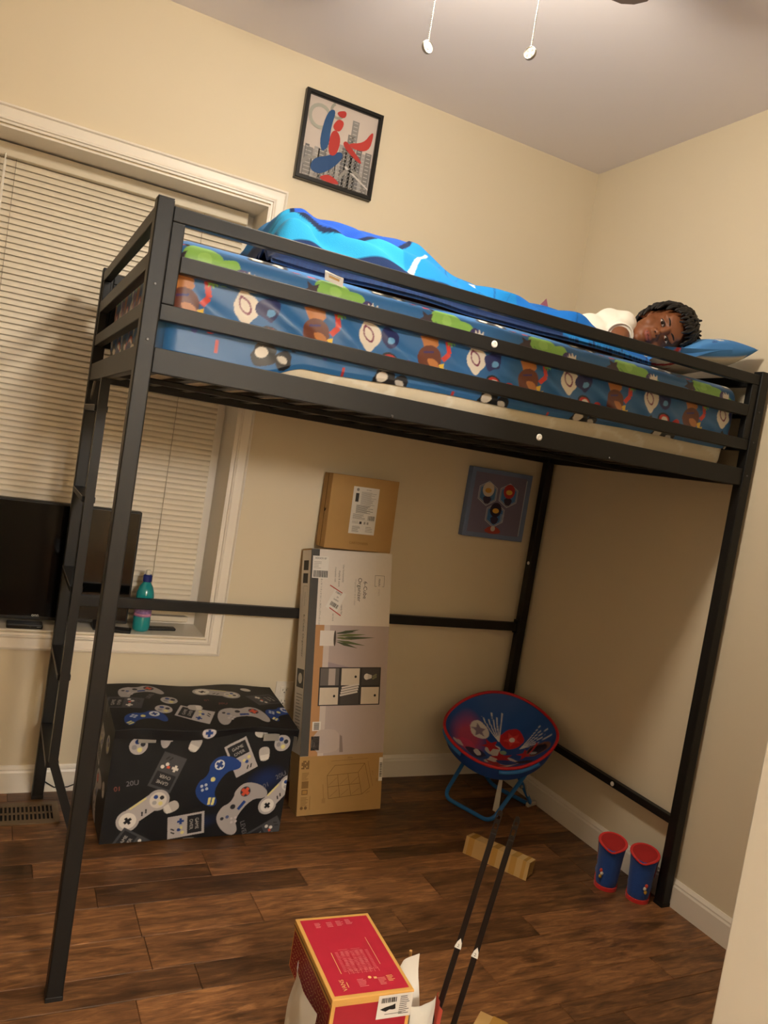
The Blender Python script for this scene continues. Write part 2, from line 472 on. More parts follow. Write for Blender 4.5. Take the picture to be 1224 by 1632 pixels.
while seams[-1] > YF-2.3: seams.append(seams[-1]-wd[k % 3]); k += 1
known = {-.638: [-1.21], -.742: [-1.40, -1.74], -.892: [-1.735, -1.0], -1.028: [-.59], -1.125: [-.86, -1.79], -1.295: [-.31], -1.394: [-.737], -.485: [-1.49], -.563: [-1.49]}
pr = random.Random(11)
for ya, yb in zip(seams[:-1], seams[1:]):
    cuts = sorted(known.get(ya, []))
    xs = [XLW-.1]
    pos = XLW-.1
    if cuts:
        x = cuts[0]
        left = []
        while x > XLW+.2: x -= pr.uniform(.45, 1.1); left.append(x)
        xs = [XLW-.1]+[q for q in sorted(left) if q > XLW]+cuts
        pos = xs[-1]
    while pos < XW-.15:
        pos += pr.uniform(.45, 1.15)
        if pos < XW-.15: xs.append(pos)
    xs.append(XW+.1)
    for a, b in zip(xs[:-1], xs[1:]):
        L2 = (b-a)/2-.0006; W2 = (ya-yb)/2-.0006; ch = .0012; dz = pr.uniform(-.0003, .0003)
        m = MB()
        m.add([(-L2, -W2, -.012), (L2, -W2, -.012), (L2, W2, -.012), (-L2, W2, -.012),
               (-L2, -W2, -ch), (L2, -W2, -ch), (L2, W2, -ch), (-L2, W2, -ch),
               (-L2+ch, -W2+ch, 0), (L2-ch, -W2+ch, 0), (L2-ch, W2-ch, 0), (-L2+ch, W2-ch, 0)],
              [(0, 3, 2, 1), (0, 1, 5, 4), (1, 2, 6, 5), (2, 3, 7, 6), (3, 0, 4, 7), (4, 5, 9, 8), (5, 6, 10, 9), (6, 7, 11, 10), (7, 4, 8, 11), (8, 9, 10, 11)])
        o = m.build('plank', PM, None, fix=False); o.location = ((a+b)/2, (ya+yb)/2, dz); setparent(o, fl)

# ---- unseen fill globe added in the hallway to brighten the space under the bed
hl = empty('hall_fill_globe', (-1.50, YF-1.75, H), 'added fill light globe hanging unseen in the hallway beyond the door', 'lamp')
mb = MB(); mb.lathe([(0, H), (.06, H), (.06, H-.02), (.008, H-.03), (.006, 2.36), (.04, 2.355), (.04, 2.33), (0, 2.33)], (-1.50, YF-1.75, 0), 16); mb.build('cord', M['black_cap'], hl)
mb = MB(); mb.sphere((-1.50, YF-1.75, 2.15), .19, 16, 10); mb.build('fill_globe_shell', mat('fill_globe_glow', 'fff4e2', .6, emit=HALL_FILL_COLOR, estr=HALL_FILL_POWER), hl, smooth=True)

# ---- baseboards
bbp = [(0, 0), (.013, 0), (.013, .072), (.010, .079), (.010, .084), (.005, .092), (.003, .096), (0, .096)]
shoe = [(0, 0), (.013, 0)]
mb = MB(); mb.prism([(-d, z) for d, z in bbp], 0, XLW, XW-.0005); struct(mb.build('baseboard_back', M['trim']))
mb = MB(); mb.prism([(XW-d, z) for d, z in bbp], 1, YF, -.0135); struct(mb.build('baseboard_right', M['trim']))
mb = MB(); mb.prism([(XLW+d, z) for d, z in bbp], 1, YF, -.0135); struct(mb.build('baseboard_left', M['trim']))

# ---- window
win = struct(bpy.data.objects.new('window_1', None)); COL.objects.link(win); win.location = (-1.97, 0, .577)
win['label'] = 'window with white moulded casing behind the loft bed'
mb = MB()
frame_loft(mb, WX0-.058, WX1+.058, WZ0-.064, WZ1+.064, [(0, 0), (0, -.017), (.007, -.020), (.011, -.014), (.013, -.014), (.030, -.013), (.036, -.011), (.040, -.012), (.045, -.017), (.049, -.017), (.051, -.011), (.058, -.010), (.058, 0)])
sm_by_angle(mb.build('casing', M['trim'], win), 30)
mb = MB()                                              # jamb liner boards
t = .006
mb.box(WX0, WX0+t, -.008, .2, WZ0+t, WZ1-t); mb.box(WX1-t, WX1, -.008, .2, WZ0+t, WZ1-t); mb.box(WX0, WX1, -.008, .2, WZ1-t, WZ1); 
mb.build('jamb', M['trim'], win)
MB().box(WX0, WX1, -.012, .2, WZ0, WZ0+t, bev=.002).build('sill', M['trim'], win)
for za, zb in ((WZ0+t, 1.39), (1.39, WZ1-t)):
    mb = MB(); xa, xb = WX0+t, WX1-t
    for q in ((xa, xa+.04, za, zb), (xb-.04, xb, za, zb), (xa+.04, xb-.04, za, za+.04), (xa+.04, xb-.04, zb-.04, zb)): mb.box(q[0], q[1], .185, .21, q[2], q[3])
    s = mb.build('sash', M['trim'], win)
    MB().box(xa+.04, xb-.04, .195, .199, za+.04, zb-.04).build('pane', M['glass'], s)

# ---- blind
BX0, BX1, BY = -2.468, -1.487, .15
bl = empty('window_blind', ((BX0+BX1)/2, BY, .61), 'closed cream horizontal slat blind hanging in the window', 'blind')
MB().box(BX0, BX1, BY-.022, BY+.018, 2.148, 2.192, bev=.003).build('headrail', M['blind'], bl)
cs = [(-.0125, 0.), (-.006, .0022), (0, .003), (.006, .0022), (.0125, 0.)]
tilt = R(65)
def slat_mesh():
    m = MB(); pts = []
    for (a, b) in cs: pts.append((a*math.cos(tilt)-b*math.sin(tilt)*1, a*math.sin(tilt)+b*math.cos(tilt)))
    rows = []
    for x in (BX0+.004, BX1-.004):
        rows.append([(x-(BX0+BX1)/2, p[0], p[1]) for p in pts])
    m.grid(rows)
    rows2 = [[(q[0], q[1]+.0008, q[2]) for q in r_] for r_ in rows]
    m.grid(rows2)
    return m
s0 = slat_mesh().build('slat', M['blind'], None, smooth=True, fix=False)
me = s0.data; bpy.data.objects.remove(s0)
z = 2.134; k = 0
while z > .632:
    o = bpy.data.objects.new('slat', me); COL.objects.link(o); o.location = ((BX0+BX1)/2, BY, z); o.rotation_euler = (R(math.sin(k*1.7)*1.6), 0, 0); setparent(o, bl)
    z -= .0205; k += 1
MB().box(BX0+.004, BX1-.004, BY-.012, BY+.012, .600, .620, bev=.003).build('bottom_rail', M['blind'], bl)
for cx in (-2.285, -1.648):
    mb = MB()
    for yy in (BY-.0105, BY+.0115): mb.tube([(cx, yy, .62), (cx, yy, 2.15)], .0008, 5)
    mb.build('ladder_cord', mat('cord', '8a7a66', .8), bl)
wn = MB(); wn.tube([(-2.318, BY-.032, 2.13), (-2.316, BY-.03, 1.2)], .0045, 6); wn.tube([(-2.318, BY-.02, 2.155), (-2.318, BY-.034, 2.15), (-2.318, BY-.032, 2.13)], .0025, 6)
wn.build('tilt_wand', mat('wand', 'efe8da', .3), bl)

# ---- floor register
vg = empty('floor_vent', (-2.02, -.17, 0), 'brown slotted metal floor register by the baseboard', 'vent')
vm_ = mat('register_paint', '6d5a43', .5)
mb = MB(); x0, x1, y0, y1 = -2.19, -1.905, -.245, -.098
for q in ((x0, x1, y0, y0+.024), (x0, x1, y1-.024, y1), (x0, x0+.02, y0+.024, y1-.024), (x1-.02, x1, y0+.024, y1-.024)): mb.box(q[0], q[1], q[2], q[3], .0005, .005)
mb.box(x0+.02, x1-.02, (y0+y1)/2-.004, (y0+y1)/2+.004, .0005, .0045)
mb.build('frame', vm_, vg)
MB().box(x0+.02, x1-.02, y0+.024, y1-.024, .0003, .001).build('duct_opening', mat('duct_dark', '0b0806', .9), vg)
lm = None
for i in range(19):
    xx = x0+.026+i*.0128
    if lm is None:
        o = MB().box(-.0026, .0026, y0+.024+.17, y1-.024+.17, .001, .0045).build('louvre', vm_, None); lm = o.data
    else: o = bpy.data.objects.new('louvre', lm); COL.objects.link(o)
    o.location = (xx, -.17, 0); setparent(o, vg)

# ---- wall outlet
ot = empty('wall_outlet', (-1.10, -.003, .30), 'ivory duplex outlet plate low on the back wall', 'outlet')
MB().box(-1.137, -1.063, -.006, -.0005, .30, .415, bev=.002).build('cover_plate', M['trim'], ot)
for zz in (.335, .38):
    s = MB().box(-1.117, -1.083, -.0085, -.006, zz-.014, zz+.014, bev=.001).build('socket', M['trim'], ot)
    d = Decal((-1.10, -.0085, zz), (1, 0, 0), (0, 0, 1)); d.rect(-.007, .002, .002, .009, '1a1816'); d.rect(.007, .002, .002, .007, '1a1816'); d.disc(0, -.008, .0025, '1a1816'); d.build('slots', s)

# ---- open door at the right edge of view
hx, hy = -1.055, YF+.02
ang = math.atan2(-2.13-hy, -1.179-hx)
dr = struct(bpy.data.objects.new('door_1', None)); COL.objects.link(dr); dr.location = (hx, hy, 0); dr.rotation_euler = (0, 0, ang)
dr['label'] = 'pale painted door standing open at the right edge'
def inbox(name, m, x0, x1, y0, y1, z0, z1, bev=0.):
    o = MB().box(x0, x1, y0, y1, z0, z1, bev=bev).build(name, m, None); o.parent = dr; return o
inbox('leaf', M['door'], 0, .81, -.035, 0, .012, 2.03, bev=.002)
kn = MB(); kn.lathe([(.0, 0), (.03, 0), (.03, .004), (.012, .008), (.010, .03), (.024, .04), (.028, .05), (.022, .062), (0, .066)], (0, 0, 0), 20)
o = kn.build('door_knob', M['steel'], None, smooth=True); o.parent = dr; o.location = (.745, -.0355, .95); o.rotation_euler = (R(90), 0, 0)
mb = MB()
for z_ in (.25, 1.0, 1.8): mb.box(-.008, .004, -.03, -.002, z_, z_+.09)
o = mb.build('hinge', M['steel'], None); o.parent = dr
tr = MB()
for q in ((DX0-.06, DX0, 0, 2.11), (DX1, DX1+.06, 0, 2.11), (DX0, DX1, 2.05, 2.11)): tr.box(q[0], q[1], YF, YF+.012, q[2], q[3], bev=.003)
struct(tr.build('trim_1', M['trim']))

# ================================================================== CEILING FAN (its bowl is the room's lamp)
FC = Vector((-1.41, -1.339, 0))
fan = empty('ceiling_fan', (FC.x, FC.y, H), 'ceiling fan with lit glass bowl and two beaded pull chains', 'ceiling fan')
fm = mat('fan_bronze', '3a302a', .4, metal=.6)
mb = MB(); mb.lathe([(0, 0), (.075, 0), (.075, -.03), (.03, -.045), (.03, -.06), (.1, -.075), (.13, -.1), (.13, -.16), (.1, -.19), (.06, -.2), (.05, -.215), (.055, -.222), (.055, -.246), (.052, -.252), (0, -.252)], (FC.x, FC.y, H), 32)
sm_by_angle(mb.build('motor_housing', fm, fan), 35)
mb = MB(); mb.lathe([(.052, -.2525), (.058, -.262), (.080, -.272), (.093, -.29), (.096, -.308), (.090, -.328), (.073, -.344), (.05, -.353), (.02, -.358), (0, -.359)], (FC.x, FC.y, H), 24)
mb.build('glass_bowl', mat('lit_opal_glass', 'fff4e2', .3, emit=LAMP_COLOR, estr=LAMP_POWER), fan, smooth=True)
for k in range(4):
    a = R(10.6+90*k)
    bm_ = MB(); pts = [(.19, -.045), (.28, -.058), (.45, -.062), (.475, -.05), (.49, -.02), (.49, .02), (.475, .05), (.45, .062), (.28, .058), (.19, .045)]
    bm_.prism(pts, 2, -.004, .004)
    mt = Matrix.Translation((FC.x, FC.y, 2.585)) @ Matrix.Rotation(a, 4, 'Z') @ Matrix.Rotation(R(10), 4, 'X')
    b_ = bm_.xf(mt).build('blade', mat('blade_wood', '4a3c36', .45, var=.15, scale=8, stretch=(1, 6, 1)), fan)
    ir = MB().box(.1, .25, -.018, .018, -.010, -.005).xf(mt).build('blade_iron', fm, b_)
cm = mat('white_bead_chain', 'a9a59c', .45)
for (px_, py_, kind) in ((-1.4997, -1.2711, 'bulb'), (-1.3216, -1.4064, 'fan')):
    mb = MB(); zt = 2.51; zb = 2.265; n = 62
    for i in range(n):
        mb.sphere((px_, py_, zb+(zt-zb)*i/(n-1)), .0018, 6, 4)
    mb.tube([(px_, py_, zb), (px_, py_, zt), (px_*.6+FC.x*.4, py_*.6+FC.y*.4, zt+.012), (px_*.5+FC.x*.5, py_*.5+FC.y*.5, zt+.014)], .0008, 5)
    ch = mb.build('pull_chain', cm, fan, smooth=True)
    toc = Vector((CAM.x-px_, CAM.y-py_, 0)).normalized()
    rz = math.atan2(toc.y, toc.x)+(R(35) if kind == 'bulb' else R(-30))
    mt = Matrix.Translation((px_, py_, 2.25)) @ Matrix.Rotation(rz, 4, 'Z') @ Matrix.Rotation(R(90), 4, 'Y')
    mb = MB(); mb.lathe([(0, -.004), (.0125, -.004), (.0138, -.0025), (.0138, .0025), (.0125, .004), (.0115, .003), (0, .003)], (0, 0, 0), 28)
    pd = sm_by_angle(mb.xf(mt).build('pendant', cm, ch), 35)
    mb = MB()
    gr_ = mat('pendant_relief', '5a564f', .5)
    if kind == 'fan':
        for q in range(4):
            A = R(45+90*q)
            mb.add([(.002*math.cos(A), .002*math.sin(A), .0034), (.009*math.cos(A-.35), .009*math.sin(A-.35), .0034), (.010*math.cos(A), .010*math.sin(A), .0034), (.009*math.cos(A+.35), .009*math.sin(A+.35), .0034)], [(0, 1, 2, 3)])
    else:
        mb.tube([(.004*math.cos(t_)+.001, .004*math.sin(t_), .0033) for t_ in np.linspace(-2.2, 2.2, 12)]+[(-.006, .002, .0033)], .0006, 5)
    mb.xf(mt).build('embossed_mark', gr_ if kind == 'fan' else cm, pd)
# ================================================================== LOFT BED
BM = M['black_metal']
X0, X1 = -1.987, -.011; Y0, Y1 = -1.091, -.030; PW = .037; TOP = 1.83
bed = empty('loft_bed', ((X0+X1)/2, (Y0+Y1)/2, 0), 'black metal loft bed frame with guard rails and ladder', 'bed')
def bbox(name, x0, x1, y0, y1, z0, z1, bev=.0025, par=bed, m=None):
    return MB().box(x0, x1, y0, y1, z0, z1, bev=bev).build(name, m or BM, par)
for xa in (X0, X1-PW):
    for ya in (Y0, Y1-PW):
        p_ = bbox('leg', xa, xa+PW, ya, ya+PW, .004, TOP, .003)
        bbox('foot_cap', xa-.0008, xa+PW+.0008, ya-.0008, ya+PW+.0008, 0, .012, .001, p_, M['black_cap'])
        bbox('top_cap', xa+.001, xa+PW-.001, ya+.001, ya+PW-.001, TOP-.001, TOP+.002, .0008, p_, M['black_cap'])
levels = [(1.786, 1.819), (1.681, 1.718), (1.572, 1.608)]
# front and back guards
for (ya, yb) in ((Y0+.006, Y0+.031), (Y1-.031, Y1-.006)):
    g0, g1 = X0+PW+.0005, X1-PW-.0005
    for i, (za, zb) in enumerate(levels): bbox('guard_rail', g0 if i != 1 else g0+.029, g1 if i != 1 else g1-.029, ya, yb, za, zb)
    bbox('guard_upright', g0, g0+.029, ya+.0005, yb-.0005, levels[2][1], levels[0][0]); bbox('guard_upright', g1-.029, g1, ya+.0005, yb-.0005, levels[2][1], levels[0][0])
    bbox('side_rail', g0, g1, ya, yb, 1.456, 1.512, .002)
# end guards
for (xa, xb) in ((X0+.003, X0+.028), (X1-.028, X1-.003)):
    g0, g1 = Y0+PW+.0005, Y1-PW-.0005
    for i, (za, zb) in enumerate(levels): bbox('end_rail', xa, xb, g0, g1, za, zb)
    bbox('end_upright', xa+.0005, xb-.0005, g0, g0+.026, levels[2][1], levels[0][0]); bbox('end_upright', xa+.0005, xb-.0005, g1-.026, g1, levels[2][1], levels[0][0])
    bbox('end_frame_rail', xa, xb, g0, g1, 1.456, 1.512, .002)
# slats under the mattress
n = 17
sm_ = MB().box(-.016, .016, Y0+.0315, Y1-.0315, 0, .012, bev=.002).build('slat', BM, None); sd = sm_.data; bpy.data.objects.remove(sm_)
for i in range(n):
    o = bpy.data.objects.new('slat', sd); COL.objects.link(o); o.location = (-1.90+i*(1.80/(n-1)), 0, 1.474); setparent(o, bed)
bbox('centre_beam', X0+.03, X1-.03, -.575, -.545, 1.458, 1.4735)
# stretchers
st = bbox('back_stretcher', X0+PW, X1-PW, Y1-.035, Y1-.012, .688, .726)
bbox('bracket', X1-PW-.014, X1-PW, Y1-.041, Y1-.006, .676, .738, .002, st)
bbox('bracket', X0+PW, X0+PW+.014, Y1-.041, Y1-.006, .676, .738, .002, st)
bbox('end_stretcher', X1-.031, X1-.007, Y0+PW, Y1-PW, .279, .306)
# ladder: one stile beside the far leg carries the treads
mb = MB()
sx0, sx1 = X0+.004, X0+.030
path = [(0, 1.456), (0, .285), (.105, .0)]
ya, yb = -.428, -.400
for (da, za), (db, zb) in zip(path[:-1], path[1:]):
    mb.add([(sx0+da, ya, za), (sx1+da, ya, za), (sx1+da, yb, za), (sx0+da, yb, za), (sx0+db, ya, zb), (sx1+db, ya, zb), (sx1+db, yb, zb), (sx0+db, yb, zb)],
           [(0, 1, 2, 3), (4, 7, 6, 5), (0, 4, 5, 1), (1, 5, 6, 2), (2, 6, 7, 3), (3, 7, 4, 0)])
mb.build('ladder_stile', BM, bed)
for zr in (1.375, 1.10, .825, .55, .275):
    r_ = bbox('ladder_rung', X0-.002, X0+.036, yb, Y1-PW, zr-.018, zr, .002)
    bbox('tread_edge', X0-.0035, X0-.0015, yb+.002, Y1-PW-.002, zr-.001, zr+.0015, .0004, r_, mat('pale_edge', '77716a', .35, metal=.5))  # lighter grey strip along the outer edge of each tread
# corner gussets below the end rail; their pale grey paints in a glint
for yy, s_ in ((Y0+PW, 1), (-.40, 1), (Y1-PW, -1)):
    mb = MB(); mb.tube([(X0+.016, yy+s_*.002, 1.395), (X0+.016, yy+s_*.012, 1.425), (X0+.016, yy+s_*.035, 1.447), (X0+.016, yy+s_*.06, 1.456)], .004, 8)
    mb.build('gusset', mat('gusset_glint', '8b857c', .35, metal=.6), bed, smooth=True)
# bolts and caps
def stud(p, axis, rad=.008, m=None, par=bed, name='bolt'):
    mb = MB(); mb.lathe([(rad, 0), (rad, .0015), (rad*.75, .0028), (rad*.3, .0028), (rad*.25, .0018), (0, .0018)], (0, 0, 0), 16)
    rot = {'-y': Matrix.Rotation(R(90), 4, 'X'), '-x': Matrix.Rotation(R(-90), 4, 'Y')}[axis]
    mb.xf(Matrix.Translation(p) @ rot).build(name, m or M['dark_bolt'], par)
stud((-1.083, Y0+.006, 1.702), '-y', .0095, M['sticker'], name='rail_cap'); stud((-.885, Y0+.006, 1.482), '-y', .0095, M['sticker'], name='rail_cap')
stud((X1-.031, -.77, .2925), '-x', .0085, M['sticker'], name='rail_cap'); stud((X1-PW, -.052, 1.0), '-x', .008, M['sticker'], name='rail_cap')
for z_ in (1.645, 1.525): stud((X0+PW-.018, Y0, z_), '-y', .003)
for x_ in (-1.35, -.62): stud((x_, Y0+.006, 1.462), '-y', .0035)
for z_ in (1.70, 1.60, 1.49): stud((X1-PW+.015, Y0+.0, z_), '-y', .003)
for (y_, z_) in ((-.98, 1.70), (-.98, 1.59), (-.2, .2)): stud((X1-.028, y_, z_), '-x', .004)

# ================================================================== MATTRESS AND BEDDING
MX0, MX1, MY0, MY1, MZ0, MZ1 = -1.938, -.072, -1.046, -.075, 1.488, 1.772
def rounded(P, lo, hi, r):
    lo = np.array(lo); hi = np.array(hi)
    Q = np.clip(P, lo+r, hi-r); D = P-Q; L = np.linalg.norm(D, axis=-1, keepdims=True); L[L < 1e-9] = 1
    return Q+D/L*r
mt_ = NG(); lo, hi = (MX0+.008, MY0+.011, MZ0), (MX1-.006, MY1-.008, MZ1-.008)
def boxfaces(lo, hi, nx, ny, nz):
    xs = np.linspace(lo[0], hi[0], nx); ys = np.linspace(lo[1], hi[1], ny); zs = np.linspace(lo[2], hi[2], nz)
    out = []
    for ax, val, fl_ in ((1, lo[1], False), (1, hi[1], True)):
        X, Z = np.meshgrid(xs, zs); out.append((np.stack([X, np.full_like(X, val), Z], -1), fl_))
    for ax, val, fl_ in ((2, lo[2], True), (2, hi[2], False)):
        X, Y = np.meshgrid(xs, ys); out.append((np.stack([X, Y, np.full_like(X, val)], -1), fl_))
    for ax, val, fl_ in ((0, lo[0], True), (0, hi[0], False)):
        Y, Z = np.meshgrid(ys, zs); out.append((np.stack([np.full_like(Y, val), Y, Z], -1), fl_))
    return out
cream = np.array(lin('e4d8bf')); cream2 = np.array(lin('f0e8d6'))
for P, f_ in boxfaces(lo, hi, 180, 60, 40):
    P = rounded(P, lo, hi, .05)
    q = np.abs(np.sin(P[..., 0]*18+np.sin(P[..., 2]*40)*1.2))*np.abs(np.sin(P[..., 2]*25+P[..., 0]*7))
    P[..., 1] += (P[..., 1] < -.9)*(.004*np.sin(P[..., 2]*30)-.003*vnoise(P[..., 0], P[..., 2], 3, 18))
    t_ = (q < .12)[..., None]; C = np.where(t_, cream2, cream)
    mt_.add(P, C, f_)
mattress = tag(mt_.build('mattress', mat_vc('mattress_cloth', .85, bump=.25, bscale=90), weld=.0005), 'thick cream quilted mattress under the patterned blue sheet', 'mattress')

# printed cloth: abstract shapes in the colours of the photograph's bedding
SB = '2d6aa4'
def blobpts(seed, n=10, lo_=.6, hi_=1.): 
    r_ = random.Random(seed); return smooth_poly([(math.cos(2*math.pi*k/n)*r_.uniform(lo_, hi_), math.sin(2*math.pi*k/n)*r_.uniform(lo_, hi_)) for k in range(n)], 2)
leaf = smooth_poly([(0, -1), (.5, -.5), (.55, .2), (.2, .8), (0, 1), (-.3, .7), (-.55, .1), (-.4, -.6)], 2)
star = [(math.cos(math.pi*k/5)*(1 if k % 2 else .45), math.sin(math.pi*k/5)*(1 if k % 2 else .45)) for k in range(10)]
paw = smooth_poly([(-.9, .9), (-.6, .2), (-.5, 1.1), (-.15, .3), (.1, 1.2), (.3, .3), (.8, .9), (.6, -.1), (.5, -.9), (-.5, -.9), (-.6, -.2)], 1)
bolt = [(-.3, 1), (.35, .9), (.05, .25), (.5, .2), (-.35, -1), (-.05, -.1), (-.5, 0)]
def motif_green(c, x, y, k):
    G = '8cbf58'; GD = '5f9440'
    c.blob(x-.02, y+.01, blobpts(40+k, 10, .75, 1.05), .055, 20, G); c.blob(x+.04, y-.005, blobpts(50+k, 9, .6, 1.), .04, -20, G)
    c.blob(x-.015, y+.012, blobpts(41+k, 9, .5, .8), .026, 0, '9fce69'); c.line([(x-.05, y), (x-.02, y-.018), (x+.02, y-.012)], .003, GD)
    c.blob(x+.075, y-.01, blobpts(60+k, 8, .7, 1.), .024, 0, '3c2f66'); c.blob(x+.10, y-.02, leaf, .03, 60, G)
    c.blob(x-.075, y+.0, star, .028, 15, '40323a')
def motif_cream(c, x, y, k):
    c.blob(x, y, leaf, .046, 12, 'e9dfd0'); c.blob(x+.004, y, blobpts(70, 12, .9, 1.), .034, 10, 'e9dfd0')
    c.blob(x, y+.004, leaf, .026, 35, '7d2a4c'); c.blob(x, y+.004, leaf, .019, 35, 'e9dfd0')
    c.blob(x+.0, y+.06, paw, .022, 10, 'e6dccd'); c.blob(x+.06, y+.006, blobpts(80+k, 9, .45, 1.05), .038, 0, '222a63'); c.blob(x+.064, y+.0, blobpts(81, 7, .5, 1.), .015, 0, '6aa6d6')
def motif_brown(c, x, y, k):
    c.blob(x-.01, y+.055, paw, .04, 20, 'c07a3c'); c.line([(x+.045, y+.06), (x+.055, y+.02), (x+.04, y-.0)], .014, 'd5402f')
    c.ell(x, y-.005, .036, .036, '6a3726'); c.blob(x+.014, y-.014, leaf, .022, 65, 'c17c44'); c.line([(x-.02, y+.01), (x+.01, y+.016)], .005, '3c2a6b')
    c.blob(x+.05, y-.03, bolt, .024, 30, 'f1c73f'); c.blob(x+.075, y-.045, leaf, .02, -50, 'd93a2b'); c.blob(x+.03, y-.05, leaf, .018, 20, '3c4f9d')
def motif_black(c, x, y, k):
    c.blob(x, y, blobpts(90, 11, .55, 1.05), .04, 0, '17181c'); c.blob(x+.05, y-.004, blobpts(91, 9, .5, 1.), .03, 0, '1b1c22')
    c.ell(x-.008, y+.004, .016, .013, 'e6ddcf', 15); c.blob(x+.045, y-.004, leaf, .016, 70, 'cfc9c0'); c.line([(x-.04, y+.03), (x-.055, y+.05)], .012, '17181c')
def motif_red(c, x, y, k):
    c.ell(x, y, .026, .02, '1d1a20', -20); c.ell(x+.002, y-.001, .022, .016, 'c92f2a', -20); c.ell(x+.004, y, .013, .010, 'e9dfd0', -20)
    c.blob(x+.045, y-.008, blobpts(101, 8, .4, 1.), .024, 0, 'cc302b'); c.blob(x+.062, y-.018, blobpts(102, 7, .4, 1.), .014, 0, '1d1a20')
SW = MX1-MX0
cv = Canvas(SW+.02, .30, SB, .0012)
per = .322; zb_ = MZ0
def fx(x): return x-MX0
for k in range(-1, 7):
    ox = -1.755+per*k
    motif_red(cv, fx(ox+.11), 1.775-zb_+.012, k)
    motif_green(cv, fx(ox-.09), 1.722-zb_+.003*k, k % 3)
    motif_brown(cv, fx(ox+.182), 1.632-zb_+.002*k, k)
    motif_cream(cv, fx(ox), 1.648-zb_+.004*k, k % 3)
    motif_red(cv, fx(ox+.07), 1.598-zb_+.004*k, k)
    motif_black(cv, fx(ox+.063), 1.55-zb_+.004*k, k)
    cv.rx = None
    cv.line([(fx(ox+.27), 1.53-zb_), (fx(ox+.27), 1.56-zb_)], .008, 'b5322c')
    cv.blob(fx(ox+.24), 1.69-zb_, paw, .018, 200, '8cbf58')
sheet = NG()
nx, nz = 760, 120
xs = np.linspace(MX0, MX1, nx); 
def hem(x):   # lower edge of the sheet along the front
    t = np.clip((x+1.70)/.12, 0, 1); t = t*t*(3-2*t)
    return 1.500+t*.040+np.clip((x+1.5)/1.4, 0, 1)*.028+.003*np.sin(x*9)
SS = np.linspace(0, 1, nz)
Xg, Sg = np.meshgrid(xs, SS); Zg = hem(Xg)+(MZ1-hem(Xg))*Sg
P = np.stack([Xg, np.full_like(Xg, MY0), Zg], -1)
lo, hi = (MX0, MY0, MZ0-.1), (MX1, MY1, MZ1)
C = cv.sample(Xg-MX0, Zg-zb_)
P = rounded(P, lo, hi, .045)
# diagonal pull folds and soft waves
fold = lambda X, Z: .5+.5*np.sin((X*.62+Z*1.0)*62+3*vnoise(X, Z, 5, 6))
edge = np.clip((Xg-MX0-.045)/.06, 0, 1)*np.clip((MX1-.045-Xg)/.06, 0, 1)
amp = edge*np.clip(1-np.abs(Zg-1.63)/.10, 0, 1)*(.3+.9*vnoise(Xg, Zg*.4, 9, 5))
P[..., 1] -= .0105*amp*fold(Xg, Zg)**2+.003*edge*vnoise(Xg, Zg, 2, 14)
P[..., 1] += .006*(1-np.clip(Sg/.05, 0, 1))
sheet.add(P, C)
ny = 120
X2, Y2 = np.meshgrid(np.linspace(MX0, MX1, 300), np.linspace(MY0, MY1, ny))
cv2 = Canvas(SW+.02, 1.0, SB, .002)
for i in range(7):
    for j in range(4):
        ox = .15+.322*i; oy = .12+j*.25
        motif_green(cv2, ox-.09, oy+.09, i % 3); motif_brown(cv2, ox+.18, oy-.02, i); motif_cream(cv2, ox, oy, i % 3); motif_black(cv2, ox+.06, oy-.1, i)
P = rounded(np.stack([X2, Y2, np.full_like(X2, MZ1)], -1), lo, hi, .045)
sheet.add(P, cv2.sample(X2-MX0, Y2-MY0))
Y3, Z3 = np.meshgrid(np.linspace(MY0, MY1, 380), np.linspace(1.50, MZ1, 110))
cv3 = Canvas(1.0, .30, SB, .0012)
for i in range(5):
    oy = .06+.24*i
    motif_cream(cv3, oy, .16, i % 3); motif_red(cv3, oy+.09, .17, i); motif_brown(cv3, oy+.15, .15, i); motif_black(cv3, oy+.05, .055, i); motif_green(cv3, oy+.08, .25, i % 3); motif_red(cv3, oy+.17, .07, i); motif_cream(cv3, oy+.13, .04, i % 3)
P = rounded(np.stack([np.full_like(Y3, MX0), Y3, Z3], -1), lo, hi, .045)
P[..., 0] -= .004*np.sin(Y3*55+2*np.sin(Z3*20))*np.clip((1.62-Z3)/.08, 0, 1)
sheet.add(P, cv3.sample(Y3-MY0, Z3-1.49), True)
Y3, Z3 = np.meshgrid(np.linspace(MY0, MY1, 120), np.linspace(1.57, MZ1, 50))
P = rounded(np.stack([np.full_like(Y3, MX1), Y3, Z3], -1), lo, hi, .045); sheet.add(P, cv3.sample(Y3-MY0, Z3-1.49))
X3, Z3 = np.meshgrid(np.linspace(MX0, MX1, 120), np.linspace(1.52, MZ1, 30))
P = rounded(np.stack([X3, np.full_like(X3, MY1), Z3], -1), lo, hi, .045); sheet.add(P, np.array(lin(SB)), True)
so = tag(sheet.build('fitted_sheet', mat_vc('satin_sheet', .42, sheen=.2, spec=.5)), 'blue fitted sheet with bright multicoloured print stretched over the mattress', 'sheet')
mb = MB(); mb.add([(-1.572, -1.044, 1.782), (-1.522, -1.046, 1.774), (-1.526, -1.060, 1.748), (-1.575, -1.058, 1.756)], [(0, 1, 2, 3)])
ct = mb.build('care_tag', M['paper'], so)
d = Decal((-1.549, -1.0535, 1.7645), (1, -.03, -.17), (-.1, -.47, .9)); d.rect(0, 0, .028, .008, 'c9a46a'); d.lines(0, .011, .034, 2, .004, .001, 'a09888'); d.build('tag_print', ct)

